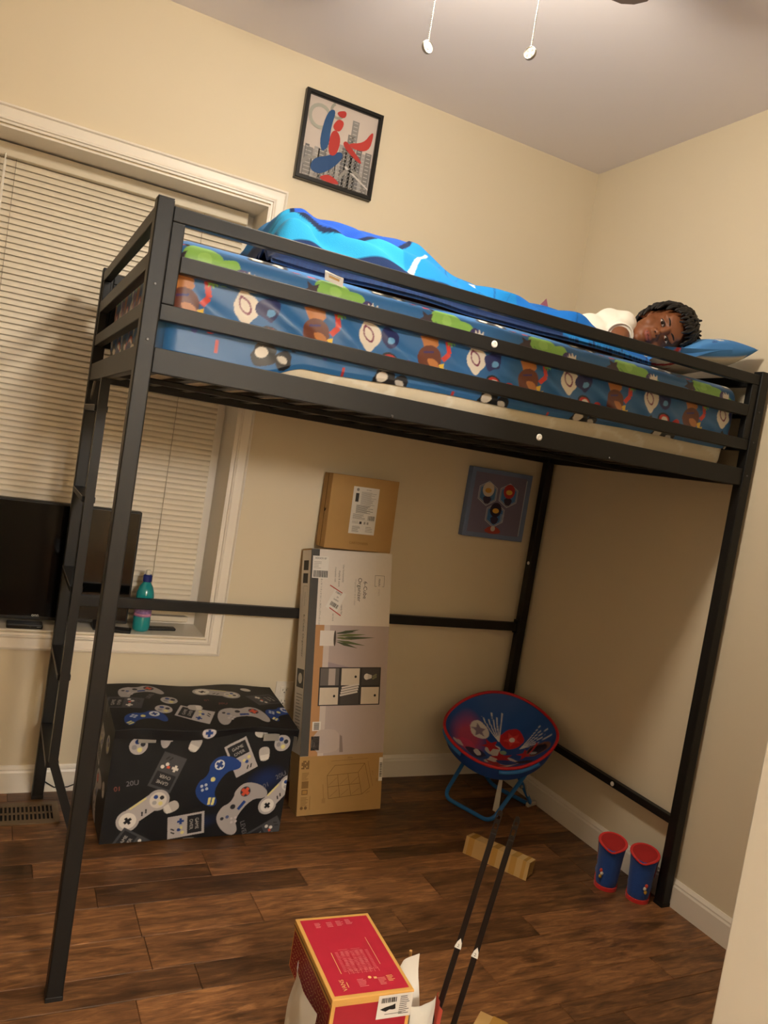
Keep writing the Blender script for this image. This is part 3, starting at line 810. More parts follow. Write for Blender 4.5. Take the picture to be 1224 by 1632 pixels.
# ---- blanket heaped over the sleeper's legs
prof = [(-1.70, 1.80), (-1.672, 1.885), (-1.655, 1.935), (-1.63, 1.957), (-1.595, 1.968), (-1.556, 1.946), (-1.483, 1.944), (-1.409, 1.952), (-1.33, 1.957), (-1.27, 1.947), (-1.159, 1.910), (-1.025, 1.892), (-.791, 1.888), (-.70, 1.878), (-.63, 1.862), (-.57, 1.842), (-.50, 1.832), (-.465, 1.815), (-.45, 1.795)]
bxs = np.linspace(-1.70, -.45, 300); rz_ = np.interp(bxs, [p[0] for p in prof], [p[1] for p in prof])
kk = np.ones(5)/5; rz_ = np.convolve(np.pad(rz_, 2, 'edge'), kk, 'valid')
ss = np.linspace(0, 1, 170)      # across: front hem -> ridge -> back
def blanket_pt(X, S, RZ):
    yf = -1.030+.012*np.sin(X*11)+.02*vnoise(X, S*0, 6, 7); yb2 = -.42
    yr = -.845
    Y = np.where(S < .42, yf+(yr-yf)*(S/.42), yr+(yb2-yr)*((S-.42)/.58))
    base = MZ1+.012
    u = np.where(S < .42, S/.42, 1-(S-.42)/.58)
    hgt = (RZ-base)*np.sin(np.clip(u, 0, 1)*math.pi/2)**.62
    Z = base+hgt
    Z = Z+.010*np.sin(X*26+S*9)*np.clip(u*3, 0, 1)*(1-u)*2+.012*(vnoise(X, S, 4, 11)-.5)*np.clip(u*4, 0, 1)*np.clip((1-u)*4, .15, 1)
    Z = Z+.010*np.clip(u*3, 0, 1)*(1-u)*1.6*np.sin((X*1.0+S*1.3)*34+4*vnoise(X, S, 12, 5))+.006*np.exp(-((S-.30-.12*np.sin(X*5))/.03)**2)*(X > -1.3)
    Y = Y-.012*np.clip(1-np.abs(u-.5)*2, 0, 1)*np.sin((X*1.0-S*.9)*21+3*vnoise(X, S, 14, 4))
    return Y, Z
Xb, Sb = np.meshgrid(bxs, ss); RZ = np.broadcast_to(rz_, Xb.shape)
Yb, Zb = blanket_pt(Xb, Sb, RZ)
cb = Canvas(1.27, 1.01, '1274b8', .002)
U0 = 1.70
cb.poly([(0, 0), (.36, 0), (.36, .2), (.30, .42), (.0, .42), (0, 1)], '2088b6')
cb.poly(smooth_poly([(.075, .52), (.065, .30), (.10, .205), (.18, .165), (.28, .165), (.36, .20), (.425, .29), (.42, .44), (.42, 1.0), (.06, 1.0)], 2), '14213f')
cb.poly(smooth_poly([(.085, .54), (.077, .31), (.11, .225), (.18, .185), (.28, .186), (.35, .216), (.41, .30), (.405, .44), (.39, 1.0), (.07, 1.0)], 2), '1c4aa8')
cb.poly([(.445, .22), (.385, .10), (.35, .02), (.37, .02), (.40, .10), (.455, .22)], 'cfd6cf')
cb.line([(.62, .20), (.632, .32)], .016, 'd9dccf'); cb.line([(.72, .23), (.735, .27)], .02, 'd9dccf')
cb.poly([(.75, .06), (1.27, .0), (1.27, 1.0), (.75, 1.0)], '0f62b4')
for a_ in (.5, .66, .82, .95, 1.05, 1.15): cb.line([(a_, .1), (a_+.03, .25), (a_+.01, .4)], .004, '0f4a86')
for x_ in (.46, .53, .61, .70): cb.line([(x_, .12), (x_+.04, .20)], .003, '1a5ea0')
cb.line([(.45, .36), (.8, .34), (1.25, .30)], .004, '0f3a70')
cb.poly([(.02, 0), (.90, 0), (.8, .03), (.55, .05), (.30, .055), (.02, .055)], '10254e')  # navy hem strip paints in the shadow below the top rail
for x_ in np.arange(.75, 1.27, .12): cb.line([(x_, 0), (x_+.03, .09)], .006, '10254e')
cb.poly([(0, 0), (.022, 0), (.022, 1.0), (0, 1.0)], '14213f')
Cb = cb.sample(Xb+U0, Sb)
bk = NG(); bk.add(np.stack([Xb, Yb, Zb], -1), Cb)
Pb = np.stack([Xb, Yb, Zb-.010], -1); bk.add(Pb, np.array(lin('12305c')), True)
for sl in ((slice(0, 1), slice(None)), (slice(-1, None), slice(None)), (slice(None), slice(0, 1)), (slice(None), slice(-1, None))):
    A = np.stack([Xb, Yb, Zb], -1)[sl].reshape(-1, 3); B = Pb[sl].reshape(-1, 3)
    bk.add(np.stack([A, B]), np.array(lin('12305c')))
tag(bk.build('plush_blanket', mat_vc('plush', .85, sheen=.06, spec=.2, bump=.35, bscale=350), weld=.0002), 'plush cyan and royal blue blanket heaped on the top bunk', 'blanket')

# ---- pillow
def pillow(cx, cy, cz, hx_, hy_, th, rot):
    n = 70; g = np.linspace(-1, 1, n); U, V = np.meshgrid(g, g)
    e = (1-np.abs(U)**3.2)*(1-np.abs(V)**3.2); T = np.clip(e, 0, 1)**.5*th
    pinch = 1-.07*(1-np.abs(U)**2)*(np.abs(V)**6)-.0; pinch2 = 1-.07*(1-np.abs(V)**2)*(np.abs(U)**6)
    X = U*hx_*pinch2; Y = V*hy_*pinch
    T = T+.006*(vnoise(U+2, V+2, 3, 3)-.5)*np.clip(e*4, 0, 1)
    dent = .066*np.exp(-(((X+.115)/.11)**2+((Y+.12)/.15)**2))
    rz = Matrix.Rotation(rot[2], 3, 'Z') @ Matrix.Rotation(rot[1], 3, 'Y') @ Matrix.Rotation(rot[0], 3, 'X')
    Rm = np.array(rz)
    def W(X, Y, Z): return np.stack([X, Y, Z], -1) @ Rm.T+np.array([cx, cy, cz])
    ng = NG()
    dots = (vnoise(U+3, V+3, 8, 14) > .86) & (e > .22)
    Ct = np.where(dots[..., None], np.array(lin('2c5a9e')), np.array(lin('4d8fd0')))
    swirl = (np.abs(np.hypot(U-.55, V+.75)-.22) < .035) | (np.abs(np.hypot(U-.1, V-.2)-.3) < .04)
    Ct = np.where((swirl & (e > .25))[..., None], np.array(lin('e7e4da')), Ct); Ct = np.where((e < .22)[..., None], np.array(lin('3f80c6')), Ct)
    ng.add(W(X, Y, T-dent), Ct)
    Cu = np.broadcast_to(np.array(lin('ece2cd')), U.shape+(3,)).copy()
    Cu[(U > .80)] = lin('2f6bb4'); Cu[np.abs(V) > .97] = lin('3f80c6')
    st_ = (U < -.45) & (V < -.2) & (np.abs((U*2+V*3) % .8-.4) < .12); Cu[st_] = lin('c4383a')
    ng.add(W(X, Y, -T*.72*(1+.45*np.clip(-V, 0, 1))), Cu, True)
    return ng
pl = pillow(-.255, -.795, 1.833, .212, .268, .064, (R(-7.5), R(-10.5), R(2)))
po = tag(pl.build('pillow', mat_vc('pillowcase', .7, bump=.1), weld=.0005), 'blue and cream pillow under the child by the bed end', 'pillow')
# ---- pink pointed toy behind the blanket
mb = MB(); bx, by, bz = -.45, -.36, 1.775
mb.add([(bx-.03, by-.03, bz), (bx+.035, by-.03, bz), (bx+.035, by+.03, bz), (bx-.03, by+.03, bz), (bx-.024, by-.02, bz+.235), (bx+.03, by-.024, bz+.215), (bx+.03, by+.02, bz+.215), (bx-.024, by+.02, bz+.235), (bx+.013, by, bz+.292)],
       [(0, 3, 2, 1), (0, 1, 5, 4), (1, 2, 6, 5), (2, 3, 7, 6), (3, 0, 4, 7), (4, 5, 8), (5, 6, 8), (6, 7, 8), (7, 4, 8)])
TOY = mb
TOY.xf(Matrix.Translation((.018, 0, 0)))
tag(TOY.build('pointed_toy', mat('pink_felt', 'a8677f', .8, var=.1)), 'small dusky pink pointed toy poking up behind the blue blanket', 'toy')

# ================================================================== THE CHILD
eye_mid = Vector((-.372, -.955, 1.903))
Uh = Vector((.80, -.42, .40)).normalized()
toC = (CAM-eye_mid).normalized()
Fh = (toC-Uh*toC.dot(Uh)).normalized()
Lh = Uh.cross(Fh)*-1     # person's left
Lh = Fh.cross(Uh)*-1 if False else Lh
HC = eye_mid-Fh*.076     # skull centre
HM = Matrix(((Lh.x, Fh.x, Uh.x, HC.x), (Lh.y, Fh.y, Uh.y, HC.y), (Lh.z, Fh.z, Uh.z, HC.z), (0, 0, 0, 1)))
person = empty('person', (-.75, -.8, 1.772), 'child in a white T-shirt lying on the top bunk, head on pillow', 'person')
body = MB()
def hs(c, r_): body.sphere(c, r_, 24, 16, HM)
hs((0, -.012, .028), (.073, .09, .085)); hs((0, .022, -.022), (.060, .058, .068)); hs((0, .030, -.055), (.045, .046, .042)); hs((0, .058, -.082), (.020, .016, .016))
for s_ in (-1, 1):
    hs((s_*.034, .046, -.032), (.026, .026, .026)); hs((s_*.028, .066, .022), (.024, .010, .009)); hs((s_*.0115, .082, -.030), (.0085, .009, .007))
    hs((s_*.070, -.012, -.012), (.010, .018, .027))
hs((0, .074, .004), (.010, .012, .022)); hs((0, .086, -.025), (.0105, .012, .010)); hs((0, .072, .040), (.045, .012, .026))
hs((0, .072, -.050), (.024, .012, .018)); hs((0, .080, -.0505), (.021, .0075, .0048)); hs((0, .0785, -.0605), (.018, .008, .0060))
def limb(pts, rs): body.tube(pts, rs, 14); body.sphere(pts[0], rs[0], 14, 10); body.sphere(pts[-1], rs[-1], 14, 10)
neck0 = HM @ Vector((0, -.025, -.05)); chest = Vector((-.53, -.80, 1.858))
limb([neck0, HM @ Vector((0, -.03, -.11)), chest+Vector((.05, 0, 0))], [.040, .040, .06])
shU = Vector((-.455, -.835, 1.905)); shD = Vector((-.50, -.86, 1.815))
torso = [((-.53, -.79, 1.855), (.10, .085, .072)), ((-.66, -.80, 1.828), (.12, .080, .050)), ((-.80, -.80, 1.822), (.12, .078, .046))]
for c, r_ in torso: body.sphere(c, r_, 24, 16)
body.sphere(shU, (.05, .05, .048), 18, 12); body.sphere(shD, (.045, .045, .04), 18, 12)
armU = [shU, Vector((-.505, -.905, 1.862)), Vector((-.555, -.955, 1.820))]
limb(armU, [.034, .031, .027]); fore = [armU[-1], Vector((-.61, -.945, 1.806)), Vector((-.67, -.925, 1.802))]; limb(fore, [.027, .024, .02])
armD = [shD, Vector((-.58, -.90, 1.81)), Vector((-.66, -.93, 1.805))]; limb(armD, [.034, .03, .026]); limb([armD[-1], Vector((-.72, -.90, 1.803)), Vector((-.78, -.87, 1.80))], [.026, .023, .019])
def hand(w0, d, n_):
    d = d.normalized(); s_ = d.cross(n_).normalized()
    body.sphere(w0+d*.03, (.026, .022, .016), 14, 10)
    for k, (o_, l_) in enumerate(((-.016, .032), (-.006, .040), (.005, .038), (.015, .030))):
        b0 = w0+d*.045+s_*o_; limb([b0, b0+d*l_*.5, b0+d*l_-n_*.008], [.0065, .006, .005])
    b0 = w0+d*.022-s_*.02; limb([b0, b0-s_*.014+d*.012, b0-s_*.018+d*.028], [.0075, .007, .006])
hand(fore[-1], Vector((-1, .15, -.03)), Vector((0, 0, 1)))
hand(Vector((-.78, -.87, 1.80)), Vector((-1, .2, -.03)), Vector((0, 0, 1)))
for yo in (-.83, -.74):
    limb([Vector((-.86, yo+.01, 1.826)), Vector((-1.10, yo-.01, 1.826)), Vector((-1.30, yo, 1.838))], [.050, .046, .038]); limb([Vector((-1.30, yo, 1.838)), Vector((-1.44, yo, 1.83)), Vector((-1.56, yo-.01, 1.825))], [.038, .036, .026])
    limb([Vector((-1.57, yo, 1.815)), Vector((-1.60, yo, 1.865)), Vector((-1.605, yo, 1.90))], [.028, .026, .02])
bo = remesh(body, .0042, 'body', 3, person)
Hi = np.array(HM.inverted())
def skin_fn(co):
    q = co @ Hi[:3, :3].T+Hi[:3, 3]
    C = np.broadcast_to(np.array(lin('7c4a2c')), co.shape).copy()
    def mixin(mask, col): 
        m_ = np.clip(mask, 0, 1)[:, None]; C[:] = C*(1-m_)+np.array(lin(col))*m_
    lip = 1-np.sqrt(((q[:, 0])/.024)**2+((q[:, 2]+.056)/.0105)**2); mixin(np.where(q[:, 1] > .05, lip*3, 0), '8c4a3e')
    mouth = 1-np.sqrt((q[:, 0]/.022)**2+((q[:, 2]+.0556)/.0016)**2); mixin(np.where(q[:, 1] > .05, mouth*4, 0), '3c1a14')
    return C
paint_mesh(bo, skin_fn, mat_vc('skin', .5, spec=.4))
# eyes
for s_ in (-1, 1):
    ec = Vector((s_*.0272, .0735, 0))
    ng = NG(); a = np.linspace(0, 2*np.pi, 33); rr = np.linspace(0, 1, 14); A, RR = np.meshgrid(a, rr)
    ex = RR*np.cos(A)*.0135; ez = RR*np.sin(A)*.0058*(1-.25*np.abs(RR*np.cos(A))); ey = .0075*np.sqrt(np.clip(1-RR**2, 0, 1))
    d_ = np.hypot(ex-.0005, ez+.0006)
    Cc = np.where((d_ < .0028)[..., None], np.array(lin('080606')), np.where((d_ < .0058)[..., None], np.array(lin('2a160c')), np.array(lin('b3a69b'))))
    pts = np.stack([ex+ec.x, ey+ec.y, ez+ec.z], -1); Mx = np.array(HM); pw = pts @ Mx[:3, :3].T+Mx[:3, 3]
    ng.add(pw, Cc); ng.build('eye', mat_vc('eye_gloss', .12, spec=.6), person)
    mb = MB(); mb.tube([HM @ Vector((ec.x+.0145*math.cos(t_), ec.y+.0065-.005*abs(math.cos(t_))**2, .0064*math.sin(t_)*(1-.2*abs(math.cos(t_))))) for t_ in np.linspace(.05, math.pi-.05, 11)], [.0006]+[.0014]*9+[.0006], 6)
    mb.build('eyelashes', M['hair'], person)
    mb = MB(); mb.tube([HM @ Vector((ec.x+.0145*math.cos(t_), ec.y+.005-.005*abs(math.cos(t_))**2, -.0060*math.sin(t_)*(1-.2*abs(math.cos(t_))))) for t_ in np.linspace(.05, math.pi-.05, 11)], [.0006]+[.0012]*9+[.0006], 6)
    mb.build('lower_eyelid', mat('lid_skin', '6b3d26', .5), person)
    mb = MB(); mb.tube([HM @ Vector((s_*(.012+.034*t_), .082-.016*t_**2, .019+.006*math.sin(t_*2.4))) for t_ in np.linspace(0, 1, 8)], [.0012, .0024, .0028, .0028, .0026, .0022, .0016, .0008], 6)
    mb.build('eyebrow', M['hair'], person)
mb = MB()
for s_ in (-1, 1): mb.sphere(HM @ Vector((s_*.0062, .0925, -.0335)), .0026, 8, 6)
mb.build('nostrils', mat('nostril', '2c140d', .7), person)
# hair of short twists: cap plus many small locks
hb = MB(); hr = random.Random(5)
HO = Vector((0, -.012, .03))
def onskull(u_, v_, k=1.):   # u azimuth (pi/2 = face), v polar from the crown
    return HO+Vector((.075*math.sin(v_)*math.cos(u_), .092*math.sin(v_)*math.sin(u_), .087*math.cos(v_)))*k
def line_v(u_):              # polar angle of the hairline: high at the forehead, low at the sides and nape
    f = math.sin(u_)
    return 1.02 if f > .80 else (1.02+(.80-f)*1.35 if f > .1 else 1.97+.25*min(1, (.1-f)))
rows = []
for i in range(18):
    row = []
    for k in range(49):
        u_ = 2*math.pi*k/48; vv = line_v(u_)*i/17
        q = onskull(u_, vv, 1.13+.03*noise.noise(Vector((math.cos(u_)*3, math.sin(u_)*3, vv*4)))); row.append(HM @ q)
    rows.append(row)
hb.grid(rows)
for i in range(9):
    cnt = [6, 12, 20, 26, 32, 36, 40, 42, 44][i]; q0 = (i+.4)/9
    for k in range(cnt):
        u_ = 2*math.pi*(k+hr.uniform(-.35, .35))/cnt; hv = line_v(u_); v0 = hv*q0*hr.uniform(.92, 1.04)
        fr_ = math.sin(u_) > .45; L_ = hr.uniform(.36, .56)*(.9 if fr_ else 1.); du = hr.uniform(-.22, .22); k0 = 1.13+.05*hr.random()
        ex_ = .34 if fr_ else .24
        if v0+L_ > hv+ex_: L_ = hv+ex_-v0+hr.uniform(-.10, .10)
        pts = []
        for j in range(6):
            t_ = j/5; pts.append(HM @ (onskull(u_+du*t_, v0+L_*t_, k0+.075*math.sin(t_*2.6))+Vector((hr.uniform(-1, 1), hr.uniform(-1, 1), hr.uniform(-1, 1)))*.0016))
        hb.tube(pts, [.0040, .0052, .0054, .0052, .0046, .0022], 6)
# a gathered bunch at the back of the crown
for k in range(46):
    a_ = hr.uniform(0, 6.28); b_ = hr.uniform(0, 1)
    base = Vector((-.020+hr.uniform(-.03, .03), -.035+hr.uniform(-.03, .03), .115)); tip = base+Vector((math.cos(a_)*.026-.010, math.sin(a_)*.028, .012+.026*b_))
    hb.tube([HM @ base, HM @ ((base+tip)*.5+Vector((0, 0, .008))), HM @ tip], [.005, .0058, .003], 6)
hb.build('hair', M['hair'], person, smooth=True)
# T-shirt: shell over the torso, sleeve round the upper arm
sb_ = MB()
for c, r_ in torso: sb_.sphere(c, tuple(x+.010 for x in r_), 24, 16)
sb_.sphere((-.485, -.825, 1.895), (.072, .058, .066), 20, 14); sb_.sphere(shU, (.060, .060, .057), 18, 12); sb_.sphere(shD, (.054, .054, .048), 18, 12)
sb_.tube([shU, shU.lerp(armU[1], .55), shU.lerp(armU[1], .95)], [.048, .044, .041], 18)
sb_.tube([chest, chest+Vector((.055, -.01, .012))], [.075, .058], 18)
sho = remesh(sb_, .005, 'tshirt', 6, person)
me = sho.data; co = np.empty(len(me.vertices)*3); me.vertices.foreach_get('co', co); co = co.reshape(-1, 3)
co[:, 2] += .0035*np.sin(co[:, 0]*55+co[:, 1]*35)+.003*np.sin(co[:, 1]*80-co[:, 0]*20); me.vertices.foreach_set('co', co.ravel()); me.materials.append(M['shirt'])
mb = MB(); e_ = shU.lerp(armU[1], .955); ax = (armU[1]-shU).normalized(); a1 = ax.orthogonal().normalized(); b1 = ax.cross(a1)
mb.tube([e_+(a1*math.cos(t_)+b1*math.sin(t_))*.0408 for t_ in np.linspace(0, 2*math.pi, 25)[:-1]], .0028, 6, closed=True)
mb.build('sleeve_hem', M['shirt'], sho, smooth=True)

# ================================================================== WALL ART
def framed():
    x0, x1, z0, z1 = -1.379, -1.066, 2.328, 2.650
    f_ = empty('framed_picture', ((x0+x1)/2, -.001, z0), 'black framed city picture with red and blue shapes above the bed', 'picture')
    mb = MB(); frame_loft(mb, x0, x1, z0, z1, [(0, -.001), (0, -.024), (.002, -.026), (.013, -.026), (.016, -.022), (.016, -.012)])
    mb.build('frame', mat('black_frame', '15130f', .35), f_)
    MB().box(x0+.012, x1-.012, -.011, -.002, z0+.012, z1-.012).build('backing', mat('print_sky', 'cdbfb4', .35, var=.12, scale=5), f_)
    d = Decal((x0+.016, -.011, z0+.016), (1, 0, 0), (0, 0, 1)); W_, H_ = .281, .290
    r_ = random.Random(3)
    d.rect(W_*.5, H_*.18, W_*.998, H_*.36, '9b958f', 0)
    for i in range(26):
        bw = r_.uniform(.012, .03); bh = r_.uniform(.05, .17)*(1.5 if .55 < i/26 < .75 else 1); bx_ = .018+(W_-.036)*i/25
        d.rect(bx_, bh/2, bw, bh, r_.choice(('7c7874', '8f8a86', '6d6a69', 'a29c97', '84807c')), 1+(i % 2))
        for k in range(int(bh/.014)): d.rect(bx_, .008+k*.014, bw*.6, .003, 'b9b3ad', 3)
    def arc(cx, cy, r_, a0, a1, w_, col, l): 
        t = np.linspace(R(a0), R(a1), 16); d.poly([(cx+r_*math.cos(q), cy+r_*math.sin(q)) for q in t]+[(cx+(r_-w_)*math.cos(q), cy+(r_-w_)*math.sin(q)) for q in t[::-1]], col, l)
    arc(.05, .225, .046, 30, 330, .013, 'a9a79a', 4); arc(.115, .265, .03, 120, 380, .01, '9c9a8c', 4); arc(.05, .03, .05, 20, 160, .012, '8f8b84', 4); arc(.21, .02, .055, 40, 175, .011, '8f8b84', 4)
    # abstract red and blue ribbons (no figure)
    d.poly(smooth_poly([(.075, .255), (.11, .27), (.098, .20), (.10, .13), (.075, .10), (.06, .15)], 2), '27507f', 5)
    d.poly(smooth_poly([(.035, .03), (.05, .075), (.10, .095), (.15, .13), (.165, .11), (.13, .06), (.08, .02)], 2), '22497a', 5)
    d.poly(smooth_poly([(.10, .10), (.135, .105), (.145, .17), (.12, .20), (.098, .18)], 2), 'b5332c', 6)
    d.poly(smooth_poly([(.10, .20), (.135, .19), (.150, .235), (.12, .24)], 2), 'c03a30', 6); d.poly(smooth_poly([(.17, .165), (.235, .185), (.262, .235), (.272, .23), (.262, .16), (.20, .15)], 2), 'bf3a32', 6)
    d.poly(smooth_poly([(.15, .155), (.20, .12), (.24, .105), (.235, .12), (.20, .145), (.165, .175)], 2), 'b3322b', 6)
    d.poly(smooth_poly([(.08, .015), (.12, .035), (.165, .012), (.15, .004), (.09, .004)], 2), 'b8352e', 6)
    d.poly(smooth_poly([(.11, .262), (.15, .278), (.15, .25), (.125, .245)], 2), 'b5332c', 6)
    d.poly([(W_*.62, .075), (W_, .02), (W_, .026), (W_*.64, .082)], 'c9c2ba', 4)
    d.build('printed_picture', f_)
framed()
def canvas():
    x0, x1, z0, z1 = -.412, -.092, 1.088, 1.390
    f_ = empty('canvas_print', ((x0+x1)/2, -.001, z0), 'blue canvas print with three hexagons below the bed deck', 'picture')
    MB().box(x0, x1, -.036, -.001, z0, z1, bev=.003).build('stretched_canvas', mat('canvas_blue', '7185b0', .7, var=.06, scale=15, bump=.2, bscale=500), f_)
    d = Decal((x0, -.036, z0), (1, 0, 0), (0, 0, 1))
    d.rect(.155, .152, .27, .262, '76708f', 0)
    def hexa(cx, cy, s, l0, inner):
        for (k, col, l) in ((1, 'b9c3d4', l0), (.93, '76708f', l0+1), (.87, 'aab6cc', l0+2), (.82, inner, l0+3)):
            d.poly([(cx+s*k*math.cos(R(60*i+30)), cy+s*k*math.sin(R(60*i+30))) for i in range(6)], col, l)
    hexa(.095, .195, .055, 1, '4a79b0'); hexa(.205, .198, .055, 1, '4a7fc0'); hexa(.15, .105, .055, 1, '3f78bb')
    for (cx, cy, c1, c2) in ((.095, .212, 'd8cdbf', 'd4a04a'), (.205, .216, 'b8383a', 'd9b04c'), (.15, .128, '2b2540', 'd9a848')):
        d.disc(cx, cy, .030, c1, 6, .032); d.disc(cx, cy-.004, .017, c2, 7, .011); d.poly(smooth_poly([(cx-.024, cy-.03), (cx+.024, cy-.03), (cx+.014, cy-.062), (cx-.014, cy-.062)], 1), '3a3350', 6)
    d.poly(smooth_poly([(.10, .03), (.13, .055), (.17, .055), (.20, .03), (.15, .02)], 1), 'b04a44', 7); d.disc(.15, .045, .012, 'cfc6bd', 8)
    d.rect(.292, .15, .004, .25, 'b9c3d4', 1); d.lines(.188, .11, .02, 6, .006, .002, 'b9c3d4', 8)
    d.build('printed_picture', f_)
canvas()

# ================================================================== ON THE WINDOW SILL
SZ = WZ0+t
SZ = .5835
tv = empty('television', (-2.10, .085, SZ), 'black flat television standing on the window sill', 'television')
TX0, TX1, TZ0, TZ1 = -2.462, -1.731, .600, 1.020
MB().box(TX0, TX1, .062, .098, TZ0, TZ1, bev=.004).build('housing', M['tvblack'], tv)
MB().box(TX0+.007, TX1-.007, .0600, .063, TZ0+.013, TZ1-.007).build('screen', M['screen'], tv)
MB().box(TX0+.003, TX1-.003, .0605, .0625, TZ0+.002, TZ0+.012).build('bottom_bezel', M['tvblack'], tv)
for xx in (-2.35, -1.84):
    mb = MB(); mb.prism([(.02, SZ), (.125, SZ), (.125, SZ+.006), (.09, TZ0+.02), (.07, TZ0+.02), (.02, SZ+.006)], 0, xx-.012, xx+.012); mb.build('foot', M['tvblack'], tv)
sbx = empty('streaming_box', (-2.075, .03, SZ), 'small black streaming box in front of the television', 'media player')
mb = MB(); mb.box(-2.135, -2.02, -.006, .05, SZ, SZ+.016, bev=.004); mb.build('case', mat('box_plastic', '0d0d0d', .3), sbx)
d = Decal((-2.05, -.0065, SZ+.009), (1, 0, 0), (0, 0, 1))
d.rect(.018, -.001, .014, .002, '8d8d88', 0); d.rect(-.01, -.001, .004, .0015, '6d6d68', 0); d.build('port_marks', sbx)
d = Decal((-2.046, .0594, TZ0+.009), (1, 0, 0), (0, 0, 1)); d.text('onn', 0, .0075, .011, 'e0e0da', 0); d.build('logo', tv)
# sports bottle
bt = empty('water_bottle', (-1.683, .045, SZ), 'teal sports drink bottle with navy cap on the sill', 'bottle')
bx, by = -1.683, .045
liq = mat('teal_drink', '1b9499', .15, var=.05, spec=.6, coat=.5)
mb = MB(); mb.lathe([(0, 0), (.020, 0), (.028, .004), (.031, .012), (.0315, .05), (.030, .055), (.030, .105), (.032, .112), (.0325, .135), (.030, .150), (.024, .168), (.016, .180), (.0135, .184), (.0135, .188), (0, .188)], (bx, by, SZ), 28); mb.build('body', liq, bt, smooth=True)
mb = MB(); mb.lathe([(.0308, .057), (.0312, .058), (.0312, .103), (.0308, .104)], (bx, by, SZ), 28); lb = mb.build('label', mat('bottle_label', '8f6fa0', .4, var=.5, scale=160), bt, smooth=True)
mb = MB()
for k, z_ in enumerate((.064, .097)): mb.lathe([(.0314, z_-.004), (.0318, z_-.003), (.0318, z_+.003), (.0314, z_+.004)], (bx, by, SZ), 28)
mb.build('label_band', mat('label_pink', 'c98aa6', .4, var=.35, scale=220), lb, smooth=True)
mb = MB(); mb.lathe([(.0155, .186), (.0160, .187), (.0160, .208), (.013, .212), (0, .212)], (bx, by, SZ), 24); cp = mb.build('cap', mat('navy_plastic', '1a2a78', .35), bt)
for k in range(24):
    pass
mb = MB(); mb.lathe([(.008, .211), (.0085, .212), (.0085, .226), (.007, .230), (0, .230)], (bx, by, SZ), 18); mb.build('spout', mat('milky_plastic', 'd8d4c4', .35), bt, smooth=True)
# remote and phone
rm = empty('remote_control', (-1.62, .075, SZ), 'slim black remote lying flat at the right of the sill', 'remote')
mb = MB(); mb.box(-.067, .067, -.018, .018, 0, .010, bev=.004, mtx=Matrix.Translation((-1.617, .07, SZ)) @ Matrix.Rotation(R(4), 4, 'Z')); mb.build('case', mat('remote_plastic', '161514', .4), rm)
d = Decal((-1.617, .07, SZ+.0101), (1, .07, 0), (-.07, 1, 0))
for i in range(8):
    for j in (-1, 0, 1): d.rect(-.05+i*.013, j*.009, .007, .005, '3a3836', 0)
d.build('buttons', rm)
ph = empty('wireless_adapter', (-1.74, .035, SZ), 'small dark flat gadget on the sill beside the bottle', 'gadget')
mb = MB(); mb.box(-.045, .045, -.028, .028, 0, .010, bev=.003, mtx=Matrix.Translation((-1.765, .022, SZ)) @ Matrix.Rotation(R(-12), 4, 'Z')); mb.build('case', mat('gadget_plastic', '1d1d1c', .3), ph)
d = Decal((-1.765, .022, SZ+.0101), (.978, -.208, 0), (.208, .978, 0)); d.rect(.01, 0, .05, .035, '4a4946', 0); d.rect(.01, 0, .044, .029, '2a2928', 1); d.disc(-.03, 0, .005, 'a9a8a2', 1); d.build('face_panel', ph)
# ================================================================== CARTONS AGAINST THE BACK WALL
# tall carton: local x width, z height, y thickness (front face at y=0 looking to -y)
OW, OH, OT = .350, .995, .090
org = empty('tall_carton', (-.925, -.300, 0), 'tall white and brown carton printed 6-Cube Organizer leaning on the wall', 'carton')
OM = Matrix.Translation((-.9185, -.304, .0046)) @ Matrix.Rotation(R(-11.3), 4, 'X') @ Matrix.Rotation(R(-1.5), 4, 'Y')
def omx(v): return OM @ Vector(v)
mb = MB().box(-OW/2, OW/2, 0, OT, 0, OH, bev=.0015).xf(OM); mb.build('carton_body', M['card'], org)
def odecal(): 
    return Decal(omx((-OW/2, 0, 0)), OM.to_3x3() @ Vector((1, 0, 0)), OM.to_3x3() @ Vector((0, 0, 1)))
d = odecal(); ZB = .215; WHT = 'e3dad0'
d.rect(OW/2, (ZB+OH)/2, OW-.001, OH-ZB-.001, WHT, 0)
d.rect(.017, (ZB+OH)/2-.0, .034, OH-ZB-.002, '4a4743', 1)                 # dark band down the left
d.rect((.034+OW)/2, .46, OW-.034, .49, 'b9a9a4', 1)                        # room photograph
d.rect(.052, .46, .036, .49, 'b98a5c', 2); d.rect(.082, .46, .024, .49, 'cfc2ba', 2)     # floor and skirting (photo printed sideways)
d.poly([(.094, .565), (.25, .53), (.25, .50), (.094, .50)], 'a3949a', 2)
# plant
d.rect(.085, .655, .062, .058, 'e2dad2', 3); d.disc(.116, .655, .005, '4a4038', 4, .030)
for (ax_, ay_, bx_, by_, wd_, col) in ((.12, .672, .22, .690, .012, '4d5637'), (.12, .665, .25, .672, .012, '6b7140'), (.12, .655, .29, .660, .012, '4d5637'), (.12, .648, .25, .628, .011, '5b6339'), (.12, .643, .215, .618, .011, '4a5334'), (.12, .66, .19, .65, .010, '7d7f4a'), (.118, .675, .205, .681, .009, '3f4830')):
    dx, dy = bx_-ax_, by_-ay_; L_ = math.hypot(dx, dy); nx_, ny_ = -dy/L_*wd_/2, dx/L_*wd_/2
    d.poly([(ax_, ay_), (ax_+dx*.4+nx_, ay_+dy*.4+ny_), (bx_, by_), (ax_+dx*.4-nx_, ay_+dy*.4-ny_)], col, 4)
